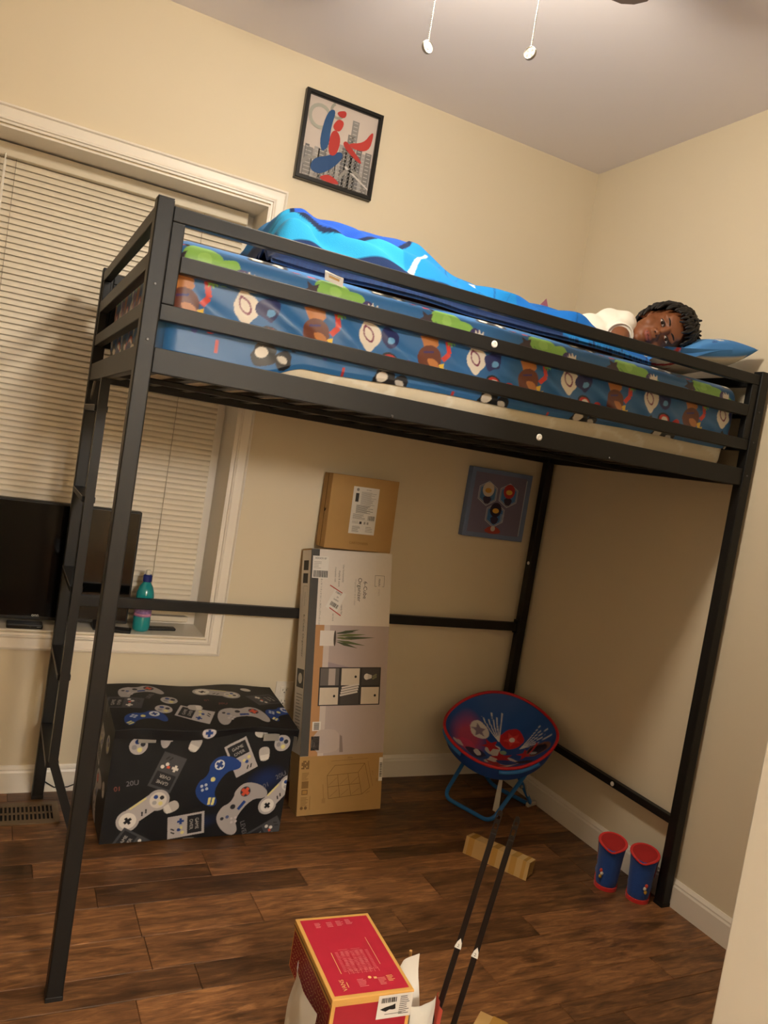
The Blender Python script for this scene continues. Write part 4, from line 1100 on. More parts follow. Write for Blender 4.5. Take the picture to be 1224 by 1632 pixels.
# the shelf unit in the photo
cx0, cx1, cy0, cy1 = .06, .322, .400, .545
d.rect((cx0+cx1)/2, (cy0+cy1)/2, cx1-cx0, cy1-cy0, '322e2c', 3)
cw = (cx1-cx0)/3; chh = (cy1-cy0)/2
for i in range(3):
    for j in range(2):
        ux_ = cx0+cw*(i+.5); uy_ = cy0+chh*(j+.5)
        if (i, j) in ((0, 0), (2, 0), (1, 1)): d.rect(ux_, uy_, cw-.010, chh-.008, 'd8cbb9', 4); d.disc(ux_+.022, uy_, .005, '221f1d', 5)
        else: d.rect(ux_, uy_, cw-.010, chh-.008, '45403d' if (i, j) != (0, 1) else '6a635f', 4)
d.rect(cx0+cw*.6, cy0+chh*1.5, .028, chh-.010, 'b5a9a2', 5)
for k in range(4): d.rect(cx0+cw*1.45+.002*k, cy0+chh*.62+k*.0095, .075, .007, 'ddd5cc', 5, 10)
d.disc(cx0+cw*2.3, cy0+chh*1.5, .012, 'e4dfd8', 5); d.poly([(cx0+cw*2.35, cy0+chh*1.35), (cx0+cw*2.55, cy0+chh*1.42), (cx0+cw*2.55, cy0+chh*1.58), (cx0+cw*2.35, cy0+chh*1.65)], 'cfc9c0', 6)
for k in range(6): d.disc(cx0+cw*2.62+.006*(k % 3), cy0+chh*(1.4+.04*k), .004, '7b7a5c', 6)
# armchair in the photo
d.poly(smooth_poly([(.05, .225), (.14, .225), (.165, .25), (.16, .29), (.13, .315), (.05, .31)], 1), 'c3b3ac', 3); d.poly([(.16, .225), (.175, .225), (.168, .285), (.158, .29)], '8f807a', 4)
d.rect(.06, .325, .034, .034, 'e9e4dc', 3); d.barcode(.06, .325, .026, .022, '4a4540', 4, 90, 5)
d.rect(.058, .262, .034, .052, '2c2927', 3); d.rect(.045, .262, .002, .03, '8b857d', 4)
# lettering (runs down the carton)
d.text('6-Cube', .236, .845, .0165, '37322f', 2, -90); d.text('Organizer', .209, .845, .0165, '37322f', 2, -90)
d.text('Organizador de 6 cubos', .192, .835, .0075, 'b3aaa2', 2, -90)
for (xa, ya, xb, yb) in ((.277, .905, .318, .905), (.277, .862, .277, .905), (.318, .862, .318, .905), (.277, .862, .286, .862), (.309, .862, .318, .862)): d.line(xa, ya, xb, yb, .0012, '4a4541', 2)
d.text('MAIN', .2965, .878, .0088, '37322f', 2, -90); d.text('STAYS', .2965, .838, .0072, 'b7ada4', 2, -90)
d.text('Use horizontally', .137, .905, .0075, '6e665f', 2, -90); d.text('display & store', .121, .885, .0075, '6e665f', 2, -90); d.text('ready for', .137, .765, .0075, '6e665f', 2, -90)
d.text('Compatible with', .104, .90, .0062, '6e665f', 2, -90); d.text('see back', .104, .735, .0062, '6e665f', 2, -90)
d.text('L 35.8 x W 11.8 x H 24.1 in (90.9 x 29.9 x 61.2 cm)', .047, .80, .0068, '7c736b', 2, -90)
d.rect(.040, .925, .066, .085, 'e9e4dc', 3); d.text('XDOCK 07', .040, .959, .007, '38332f', 4); d.barcode(.040, .899, .056, .026, '38332f', 4); d.lines(.028, .945, .032, 5, .006, .0014, '8b847c', 4)
d.rect(.112, .80, .052, .085, 'e9e4dd', 3, -28); d.text('10893', .122, .828, .008, '38332f', 4, -28); d.text('24', .118, .813, .006, '38332f', 4, -28); d.text('3x0041', .112, .802, .006, '38332f', 4, -28); d.barcode(.106, .782, .036, .016, '38332f', 4, -28, 9)
d.line(.084, .858, .138, .829, .004, 'b5483c', 4); d.line(.086, .772, .135, .742, .004, 'b5483c', 4)
# printing on the bare cardboard
BR = '6e4f22'
def L(xa, ya, xb, yb, w_=.0016): d.line(xa, ya, xb, yb, w_, BR, 1)
F0 = [(.125, .055), (.265, .062), (.245, .145), (.115, .140)]
for a_, b_ in zip(F0, F0[1:]+F0[:1]): L(*a_, *b_)
B0 = [(.265, .062), (.298, .085), (.272, .178), (.245, .145)]
for a_, b_ in zip(B0, B0[1:]+B0[:1]): L(*a_, *b_)
L(.115, .140, .145, .176); L(.145, .176, .272, .178)
for q in (1/3, 2/3):
    L(F0[0][0]+(F0[1][0]-F0[0][0])*q, F0[0][1]+(F0[1][1]-F0[0][1])*q, F0[3][0]+(F0[2][0]-F0[3][0])*q, F0[3][1]+(F0[2][1]-F0[3][1])*q)
L(.120, .098, .255, .104)
for q in range(3):
    xq = .13+q*.046; L(xq, .062+.002*q, xq+.03, .085, .001); L(xq-.006, .105, xq+.026, .13, .001)
L(.13, .193, .285, .196, .001); d.text('35.8 in', .207, .203, .0055, BR, 1); L(.105, .055, .10, .11, .001); L(.31, .09, .285, .185, .001)
d.lines(.325, .115, .02, 3, .005, .0012, BR, 1, 4, 90); d.lines(.10, .05, .02, 3, .005, .0012, BR, 1, 5, 90); d.text('24.1 in', .308, .14, .0048, BR, 1, -75); d.text('11.8 in', .29, .068, .0048, BR, 1, 30)
for i in range(5):
    for j in range(5):
        if (i*7+j*5+i*j) % 3: d.rect(.012+i*.0062, .197-j*.0062, .0058, .0058, BR, 1)
d.lines(.028, .155, .03, 7, .0042, .0014, BR, 1, 6); d.rect(.027, .112, .027, .026, '7d5c2a', 1); d.rect(.027, .085, .024, .018, BR, 1); d.rect(.027, .085, .018, .012, 'a97c3c', 2)
d.lines(.03, .066, .034, 8, .0042, .0014, BR, 1, 7); d.disc(.018, .028, .006, BR, 1); d.disc(.034, .028, .006, BR, 1); d.rect(.05, .045, .0015, .05, BR, 1)
d.rect(.342, .152, .016, .09, 'e9e4dc', 2); d.barcode(.342, .150, .055, .010, '38332f', 3, 90, 3)
d.build('front_print', org)
d = Decal(omx((-OW/2, OT, 0)), OM.to_3x3() @ Vector((0, -1, 0)), OM.to_3x3() @ Vector((0, 0, 1)))
d.rect(OT/2, (ZB+OH)/2, OT-.001, OH-ZB-.012, WHT, 0); d.text('6-Cube Organizer', .052, .66, .016, '37322f', 1, -90)
for k in range(2): d.rect(.045, .93-.05*k, .05, .038, '2d2a28', 1)
d.line(.03, .85, .03, .79, .001, '6b655f', 1); d.line(.07, .85, .07, .79, .001, '6b655f', 1); d.line(.03, .85, .07, .85, .001, '6b655f', 1); d.text('MAIN STAYS', .05, .80, .007, '6b655f', 1, -90)
d.rect(.05, .50, .07, .07, '56524e', 1); d.lines(.05, .44, .06, 12, .012, .003, '8d8780', 1); d.disc(.05, .50, .02, 'd8d2ca', 2)
d.build('side_print', org)

scn = empty('small_carton', (-.945, -.10, .99), 'small brown carton with a white shipping label standing on the tall carton', 'carton')
SM = Matrix.Translation((-.9265, -.110, .9845)) @ Matrix.Rotation(R(-2.2), 4, 'X') @ Matrix.Rotation(R(-.6), 4, 'Y')
mb = MB().box(-.145, .145, 0, .085, 0, .290, bev=.002).xf(SM); mb.build('carton_body', M['card'], scn)
mb = MB(); mb.box(-.1455, -.1445, .0405, .0445, .003, .287).xf(SM); mb.build('flap_seam', mat('seam_dark', '5a3f1b', .9), scn)
mb = MB(); mb.tube([SM @ Vector((-.146, .028+.016*k/6, .150+.012*abs(k-3)/3-.010)) for k in range(7)], .0016, 5); mb.build('tear_notch', mat('notch_dark', '2c1c0a', .9), scn)
d = Decal(SM @ Vector((-.150, 0, .003)), SM.to_3x3() @ Vector((1, 0, 0)), SM.to_3x3() @ Vector((0, 0, 1)))
d.rect(.155, .155, .112, .185, 'd9d3c8', 0); rr_ = dict(col='6b655e')
d.rect(.118, .205, .014, .034, '38332f', 1); d.disc(.118, .236, .006, '8b847c', 1); d.text('XXXX00', .165, .238, .004, '55504a', 1)
d.lines(.168, .228, .066, 14, .0037, .0013, '8b847c', 1, 8); d.lines(.158, .175, .078, 9, .0036, .0016, '55504a', 1, 9); d.lines(.138, .140, .058, 6, .0036, .0013, '6b655e', 1, 10)
d.barcode(.190, .128, .030, .018, '38332f', 1, 0, 4); d.rect(.146, .107, .010, .010, '38332f', 1); d.lines(.126, .112, .034, 3, .004, .0012, '8b847c', 1, 11); d.rect(.164, .107, .008, .010, '9a938a', 1); d.rect(.177, .107, .008, .010, '9a938a', 1)
d.lines(.132, .092, .040, 7, .0036, .0013, '6b655e', 1, 12); d.lines(.187, .092, .034, 4, .006, .0013, '6b655e', 1, 13); d.line(.105, .118, .205, .116, .0006, '8b847c', 1)
d.text('CARTON5005', .150, .026, .0095, '7d5a24', 1, 0)
d.build('label_print', scn)

# ================================================================== STORAGE CUBE WITH CONTROLLER PRINT
OX0, OX1, OYF, OYB, OZ = -1.800, -1.197, -.410, -.080, .372
stg = empty('storage_chest', ((OX0+OX1)/2, (OYF+OYB)/2, 0), 'black soft storage chest printed with grey game controllers', 'storage box')
BK = '131418'; LG = 'b3aeb0'; DG = '45464b'; BL = '1c3f86'; WH = 'd9d4cf'; OR = 'd2553a'; YE = 'd9d28e'
def T2(x, y, rot, sc=1.):
    c_, s_ = math.cos(R(rot)), math.sin(R(rot)); return lambda a, b: (x+sc*(a*c_-b*s_), y+sc*(a*s_+b*c_))
def crossshape(c, T, a, b, s, col):
    for (w_, h_) in ((s, s*.36), (s*.36, s)): c.poly([T(a-w_/2, b-h_/2), T(a+w_/2, b-h_/2), T(a+w_/2, b+h_/2), T(a-w_/2, b+h_/2)], col)
def dot(c, T, a, b, r_, col): x, y = T(a, b); c.ell(x, y, r_, r_, col)
def handheld(c, x, y, rot, dark=False):
    T = T2(x, y, rot); w_, h_ = .040, .060; body_ = DG if dark else LG
    c.poly([T(-w_, -h_), T(w_, -h_), T(w_, h_), T(-w_, h_)], body_)
    c.poly([T(-w_*.82, .004), T(w_*.82, .004), T(w_*.82, h_*.86), T(-w_*.82, h_*.86)], '202126')
    xx, yy = T(0, .036); c.text('GAME', xx, yy, .011, 'b9b5b2', rot); xx, yy = T(0, .017); c.text('OVER', xx, yy, .011, 'b9b5b2', rot)
    crossshape(c, T, -.018, -.018, .022, WH if dark else BL)
    dot(c, T, .024, -.012, .006, WH if dark else YE); dot(c, T, .012, -.024, .006, WH if dark else BL); c.poly([T(.0, -.012), T(.010, -.012), T(.010, -.020), T(0, -.020)], OR if dark else YE)
    for k in (0, 1): c.line([T(.004+k*.012, -.050), T(.012+k*.012, -.038)], .0045, '2a2a2e')
def dogbone(c, x, y, rot, s=1.):
    T = T2(x, y, rot, s)
    for sx_ in (-1, 1): xx, yy = T(sx_*.055, 0); c.ell(xx, yy, .036*s, .036*s, LG)
    c.poly([T(-.055, -.024), T(.055, -.024), T(.055, .034), T(-.055, .034)], LG)
    c.line([T(-.03, .030), T(.03, .030)], .006, YE)
    xx, yy = T(-.055, 0); c.ell(xx, yy, .027*s, .027*s, 'e2deda'); crossshape(c, T, -.055, 0, .026, '17181c')
    xx, yy = T(.055, 0); c.ell(xx, yy, .027*s, .027*s, 'd6d1cc')
    for (a, b, col) in ((.055, .014, BL), (.055, -.014, YE), (.041, 0, 'a9a7ab'), (.069, 0, '2b2c33')): dot(c, T, a, b, .007, col)
    for k in (0, 1): c.line([T(-.012+k*.014, -.014), T(-.004+k*.014, -.002)], .005, '2a2a2e')
def pad(c, x, y, rot, blue=False, s=1.):
    T = T2(x, y, rot, s); col = BL if blue else 'a9a4a6'
    P_ = smooth_poly([(-.085, -.052), (-.062, -.058), (-.038, -.020), (.038, -.020), (.062, -.058), (.085, -.052), (.088, -.01), (.068, .034), (.03, .042), (.012, .03), (-.012, .03), (-.03, .042), (-.068, .034), (-.088, -.01)], 2)
    c.poly([T(a, b) for a, b in P_], col)
    if blue:
        xx, yy = T(.045, .012); c.ell(xx, yy, .017, .017, 'd7dbe2'); crossshape(c, T, .045, .012, .026, BL); 
        dot(c, T, -.005, .004, .008, YE); c.poly([T(-.084, -.03), T(-.062, -.02), T(-.058, -.028), T(-.080, -.038)], YE); c.poly([T(-.080, -.042), T(-.056, -.032), T(-.053, -.04), T(-.076, -.05)], YE)
        for q in range(4): dot(c, T, -.04+.01*math.cos(q*1.57), .014+.01*math.sin(q*1.57), .005, 'b7c1d4')
    else:
        xx, yy = T(.045, .012); c.ell(xx, yy, .018, .018, '3a3b44'); crossshape(c, T, .045, .012, .028, OR)
        dot(c, T, -.012, .012, .009, '26272d'); c.line([T(-.01, -.008), T(.022, -.008)], .011, BL); dot(c, T, -.045, .004, .006, '4c5a86'); dot(c, T, -.058, .014, .006, '30313a')
        for q in range(4): dot(c, T, -.042+.009*math.cos(q*1.57), -.020+.009*math.sin(q*1.57), .0045, 'c3bec0')
def dee(c, x, y, rot):
    T = T2(x, y, rot); c.poly([T(a, b) for a, b in smooth_poly([(-.016, -.024), (.016, -.024), (.02, .012), (.012, .026), (-.012, .026), (-.02, .012)], 2)], 'b9b4b2'); c.poly([T(-.014, -.02), T(.014, -.02), T(.016, -.002), T(-.016, -.002)], 'd6d2ce')
def facepad(c, x, y):
    c.ell(x, y, .029, .029, LG); T = T2(x, y, 20)
    for (a, b, col) in ((.0, .014, BL), (0, -.014, YE), (-.014, 0, '8d8c93'), (.014, 0, '2b2c33')): dot(c, T, a, b, .008, col)
W_, H_ = OX1-OX0, OZ
c1 = Canvas(W_, H_, BK, .0011)
def at_(a, b): return a*W_, (1-b)*H_
c1.ell(.3, .05, .09, .03, '17254a', 20, .8); c1.ell(.52, .2, .08, .05, '152a5c', 20, .8)
handheld(c1, *at_(.30, .36), 160, True); handheld(c1, *at_(.70, .24), 28); handheld(c1, *at_(.445, .86), -82)
pad(c1, *at_(.565, .43), 62, True, 1.02); pad(c1, *at_(.725, .70), 55, False, 1.12); dogbone(c1, *at_(.20, .70), 38, 1.0); dogbone(c1, *at_(.955, .62), 48, .9)
facepad(c1, *at_(.13, .12)); facepad(c1, *at_(.935, .12)); c1.ell(*at_(.80, .02), .022, .016, 'd2cec9')
dee(c1, *at_(.43, .12), -25); dee(c1, *at_(.835, .22), 10); dee(c1, *at_(.345, .68), -60); pad(c1, *at_(.35, .0), 10, False, .8)
c1.text('LEVEL', *at_(.78, .93), .016, '77757a', -72); c1.text('01', *at_(.05, .50), .016, '8a4d44', 8); c1.text('20U', *at_(.125, .45), .017, '7b7a80', 8); c1.text('01', *at_(.87, .52), .017, '77757a', 25); c1.text('20U', *at_(.955, .43), .017, '7b7a80', 25)
handheld(c1, *at_(.17, 1.02), 60, True); handheld(c1, *at_(.92, 1.0), 120, True); c1.line([at_(.44, .995), at_(.50, .995)], .006, 'c9c5c0')
ng = NG()
X, Z = np.meshgrid(np.linspace(OX0, OX1, 420), np.linspace(.004, OZ, 260)); 
bul = .010*np.sin((X-OX0)/W_*math.pi)*np.sin(Z/H_*math.pi)+.004*(vnoise(X, Z, 3, 7)-.5)+.002*np.sin(X*70+Z*30)*np.clip((Z-.25)/.12, 0, 1)
ng.add(np.stack([X, OYF-bul, Z], -1), c1.sample(X-OX0, Z))
D_ = OYB-OYF; c2 = Canvas(D_, H_, BK, .0015)
pad(c2, .16, .10, 70, False, 1.1); handheld(c2, .12, .25, 170); facepad(c2, .25, .3); dee(c2, .28, .16, 20)
Y, Z = np.meshgrid(np.linspace(OYF, OYB, 150), np.linspace(.004, OZ, 150)); 
for xx, sg, fl_ in ((OX0, -1, True), (OX1, 1, False)):
    b2 = .006*np.sin((Y-OYF)/D_*math.pi)*np.sin(Z/H_*math.pi)*sg
    ng.add(np.stack([xx+b2, Y, Z], -1), c2.sample(Y-OYF if sg > 0 else D_-(Y-OYF), Z), fl_)
X, Z = np.meshgrid(np.linspace(OX0, OX1, 20), np.linspace(.004, OZ, 10)); ng.add(np.stack([X, np.full_like(X, OYB), Z], -1), np.array(lin(BK)), True)
X, Y = np.meshgrid(np.linspace(OX0, OX1, 4), np.linspace(OYF, OYB, 4)); ng.add(np.stack([X, Y, np.full_like(X, .004)], -1), np.array(lin(BK)), True); ng.add(np.stack([X, Y, np.full_like(X, OZ)], -1), np.array(lin(BK)))
fab = mat_vc('printed_polyester', .55, bump=.12, bscale=900, spec=.35)
ng.build('chest_body', fab, stg)
# lid, drooping at the front
LX0, LX1, LYF, LYB = OX0-.004, OX1+.006, OYF-.024, OYB-.002
c3 = Canvas(LX1-LX0, LYB-LYF+.09, BK, .0012)
W3 = LX1-LX0; D3 = LYB-LYF; o3 = .03
pad(c3, .11, o3+.285, 15, False, .9); dogbone(c3, .38, o3+.26, -25, .95); handheld(c3, .05, o3+.19, 75, True); handheld(c3, .55, o3+.22, -65, True); facepad(c3, .20, o3+.20); facepad(c3, .17, o3+.13); handheld(c3, .27, o3+.10, 65); pad(c3, .43, o3+.09, 5, False, 1.05)
dee(c3, .28, o3+.145, 85); pad(c3, .10, o3+.08, 10, True, .8); c3.ell(.30, .02, .022, .018, 'cfcbd2'); crossshape(c3, T2(.30, .02, 0), 0, 0, .026, BL); pad(c3, .58, o3+.12, 30, True, .8); c3.text('LEVEL', .14, o3+.235, .014, '77757a', 60); c3.text('01', .33, o3+.20, .014, '8a4d44', 10); c3.text('20U', .38, o3+.165, .014, '8a4d44', -10); c3.ell(.50, o3+.30, .02, .015, 'd2cec9')
X, S = np.meshgrid(np.linspace(LX0, LX1, 330), np.linspace(0, 1, 200))
ln_tot = D3+.028; s = S*ln_tot
Yl = np.where(s < .028, LYF, LYF+(s-.028)); 
ztop = .388+.032*(np.clip((Yl-LYF)/D3, 0, 1))+.012*np.sin((X-LX0)/W3*math.pi)*np.sin(np.clip((Yl-LYF)/D3, 0, 1)*math.pi)+.006*(vnoise(X, Yl, 5, 8)-.5)+.004*np.sin((X-LX0)*17)
Zl = np.where(s < .028, ztop-(.028-s)*(1+.35*np.sin((X-LX0)*10.)), ztop)
Yl = Yl-.006*np.exp(-((s-.028)/.012)**2)*np.sin(X*30)*.5
Yl = np.where(s < .028, Yl+.004*(1-s/.028), Yl)
ld = NG(); ld.add(np.stack([X, Yl, Zl], -1), c3.sample(X-LX0, s))
for col_, sg in ((0, True), (-1, False)):
    e0 = np.stack([X, Yl, Zl], -1)[:, col_]; e1 = e0.copy(); e1[:, 2] = np.minimum(e1[:, 2]-.03, OZ-.006)
    ld.add(np.stack([e0, e1], 1), c3.sample(np.stack([X[:, col_]]*2, 1)-LX0, np.stack([s[:, col_], s[:, col_]], 1)), sg)
e0 = np.stack([X, Yl, Zl], -1)[-1]; e1 = e0.copy(); e1[:, 2] = OZ-.006; ld.add(np.stack([e0, e1]), np.array(lin(BK)))
lid = ld.build('lid', fab, stg)
for xx in (-1.70, -1.285):
    MB().box(xx-.028, xx+.028, OYF-.017, OYF-.0135, .342, .367, bev=.001).build('velcro_tab', mat('clear_tab', '8f8c88', .3), stg)
# ================================================================== SAUCER CHAIR
RC = Vector((-.287, -.367, .356)); RR_ = .228
az, el = R(222), R(69)
n_ = Vector((math.cos(el)*math.cos(az), math.cos(el)*math.sin(az), math.sin(el)))
a_h = n_.cross(Vector((0, 0, 1))).normalized()      # horizontal axis in the rim plane
b_u = n_.cross(a_h)*1.0                              
if b_u.z < 0: b_u = -b_u
a_h = b_u.cross(n_)                                  # viewer's right when looking into the dish
ch = empty('saucer_chair', (-.27, -.33, 0), 'blue folding saucer chair with red trim and bright seat print', 'chair')
cc = Canvas(.5, .5, '1d4f9e', .0012); o_ = .25
def K(x, y): return (o_+x, o_+y)
cc.ell(*K(-.13, -.02), .085, .14, 'b8486c', 10, .6); cc.blob(*K(-.105, .05), blobpts(20, 10, .7, 1.), .050, 0, 'dcd6d6'); cc.blob(*K(-.105, .05), star, .034, 10, '8d7f98')
cc.blob(*K(-.125, -.08), blobpts(21, 11, .5, 1.), .06, 0, 'c9466f'); cc.blob(*K(-.075, -.09), blobpts(22, 9, .5, 1.), .05, 20, '24264f'); cc.blob(*K(-.07, -.085), leaf, .03, 20, 'd8d4d4'); cc.blob(*K(-.15, -.10), blobpts(26, 9, .4, 1.), .03, 0, 'cfc9c9')
cc.blob(*K(.03, -.10), blobpts(23, 12, .55, 1.), .085, 0, 'd3cdc8'); cc.blob(*K(-.02, -.02), blobpts(31, 8, .6, 1.), .05, 0, 'd3cdc8')
# star-bursts, leaves and white rays: plain decoration
cc.blob(*K(.04, .065), blobpts(24, 14, .7, 1.), .060, 0, 'c0202a'); cc.blob(*K(.04, .065), star, .040, 20, 'd8433f'); cc.ell(*K(.04, .065), .012, .012, 'e0d7d2')
cc.blob(*K(.03, -.06), star, .05, 10, 'b81e28'); cc.blob(*K(-.035, .0), star, .042, 30, 'bd2029'); cc.blob(*K(.12, -.02), star, .040, 0, 'bd2029'); cc.blob(*K(.02, -.14), star, .055, 40, 'a91c27'); cc.blob(*K(.06, -.10), leaf, .05, 80, '23418e'); cc.ell(*K(.025, -.02), .014, .014, '8fae8c')
for ang0, ox_, oy_ in ((122, -.01, .04), (45, .085, .02)):
    for k in range(5):
        an = R(ang0-20+k*10); cc.line([K(ox_, oy_), K(ox_+(.13-.02*(k % 2))*math.cos(an), oy_+(.13-.02*(k % 2))*math.sin(an))], .0042, 'd9d6d8')
cc.blob(*K(.165, .0), blobpts(33, 9, .6, 1.), .06, -25, '8a5a48'); cc.blob(*K(.16, .0), blobpts(33, 9, .6, 1.), .048, -25, '1d1a2a'); cc.line([K(.13, -.03), K(.15, .05)], .008, 'c0343a'); cc.blob(*K(.15, -.02), leaf, .018, 60, 'b9c4c4'); cc.blob(*K(.13, -.09), leaf, .04, 80, '1d1a2a')
th = np.linspace(0, 2*np.pi, 181); rr = np.linspace(0, 1, 90); TH, RRg = np.meshgrid(th, rr)
sag = lambda r_, t_: -.105*(1-r_**2.2)-.006*np.sin(t_*9)*r_**4*(1-r_)*6
def dishpt(r_, t_, off=0.):
    A = RR_*r_*np.cos(t_); B = RR_*r_*np.sin(t_)
    rim = .010*np.cos(t_*3+.6)*r_**6
    N = sag(r_, t_)+off+rim
    o = np.array(RC); return o+A[..., None]*np.array(a_h)+B[..., None]*np.array(b_u)+N[..., None]*np.array(n_)
ng = NG(); ng.add(dishpt(RRg, TH), cc.sample(o_+.235*RRg*np.cos(TH), o_+.235*RRg*np.sin(TH)))
ng.build('seat_cloth', mat_vc('seat_nylon', .5, spec=.4, bump=.1, bscale=400), ch)
mb = MB(); mb.grid([[tuple(p) for p in row] for row in dishpt(RRg[::6, ::3], TH[::6, ::3], -.008)]); mb.build('seat_underside', mat('navy_nylon', '1d3f8a', .55, var=.05), ch, smooth=True)
tt = np.linspace(0, 2*np.pi, 97)[:-1]
rimp = dishpt(np.full_like(tt, 1.0), tt)
mb = MB(); mb.tube([tuple(p) for p in rimp], .0062, 8, closed=True); mb.build('red_piping', mat('red_binding', 'c01f2a', .5), ch, smooth=True)
# cloth skirt hanging under the rim where the tube runs
mb = MB(); sk = [[tuple(p+np.array([0, 0, -dz])-0*np.array(n_)) for p in np.concatenate([rimp, rimp[:1]])] for dz in (.004, .03, .062)]
sk2 = [[tuple((Vector(p)-RC)*(1-.012*k-.012*k*k)+RC) for p in row] for k, row in enumerate(sk)]
mb.grid(sk2); mb.build('tube_sleeve', mat('sleeve_navy', '1a4390', .55, var=.05), ch, smooth=True)
# frame: two U tubes crossing at the sides
az2 = R(198); fv = Vector((math.cos(az2), math.sin(az2), 0)); sv = Vector((-fv.y, fv.x, 0))   # front direction and side direction
if sv.dot(a_h) < 0: sv = -sv
base = Vector((-.222, -.300, 0))
def arcU(foot, topo, half, ztop, rad=.0085, rr2=.045):
    L0 = base+fv*foot-sv*half; L1 = base+fv*foot+sv*half
    T0 = base+fv*topo-sv*(half+.02)+Vector((0, 0, ztop)); T1 = base+fv*topo+sv*(half+.02)+Vector((0, 0, ztop))
    L0.z = L1.z = rad
    pts = [T0]
    for P_, A, B in ((L0, T0, L1), (L1, L0, T1)):
        u = (A-P_).normalized(); v = (B-P_).normalized()
        for k in range(7):
            q = k/6; s_ = P_+u*rr2; e = P_+v*rr2
            pts.append(s_*(1-q)**2+P_*2*q*(1-q)+e*q**2)
    pts.append(T1); return pts
mb = MB(); mb.tube(arcU(.158, -.05, .126, .235), .0085, 10); mb.build('front_leg_tube', M['bluetube'], ch, smooth=True)
mb = MB(); mb.tube(arcU(-.150, .085, .108, .245), .0085, 10); mb.build('rear_leg_tube', M['bluetube'], ch, smooth=True)
tube_rim = [tuple(p+np.array([0, 0, -.016])) for p in rimp]
i0 = 58
mb = MB(); mb.tube([tuple((Vector(p)-RC)*.995+RC) for p in tube_rim[54:66]], .008, 8); mb.tube([tuple((Vector(p)-RC)*1.0+RC) for p in tube_rim[76:88]], .008, 8); mb.build('rim_tube', M['bluetube'], ch, smooth=True)
for s_ in (-1, 1):
    p0 = base+sv*s_*.148+fv*.02+Vector((0, 0, .14)); mb = MB(); mb.sphere(p0, .008, 10, 8); mb.build('pivot_bolt', M['steel'], ch)
lk = base-fv*.155+sv*.10+Vector((0, 0, .012))
mb = MB(); mb.box(-.03, .03, -.008, .008, -.008, .010, bev=.003, mtx=Matrix.Translation(lk) @ Matrix.Rotation(math.atan2(fv.y, fv.x), 4, 'Z')); mb.tube([lk+Vector((-.01, 0, .004)), base+sv*.15+Vector((0, 0, .15))], .004, 8); mb.build('folding_lock', mat('white_lock', 'cfc9bd', .4), ch, smooth=False)
tg = base+fv*.10+sv*.10
mb = MB(); q0 = tg+Vector((0, 0, .20)); mb.add([q0+sv*-.006, q0+sv*.006, q0+sv*.012-Vector((0, 0, .10)), q0+sv*.014-Vector((0, 0, .17)), q0-sv*.014-Vector((0, 0, .17)), q0-sv*.012-Vector((0, 0, .10))], [(0, 1, 2, 5), (5, 2, 3, 4)]); mb.add([Vector(v)+fv*.001 for v in mb.v[:]], [(3+0, 2, 1, 0)] if False else [(0, 5, 2, 1), (5, 4, 3, 2)])
mb.build('care_label', M['paper'], ch)

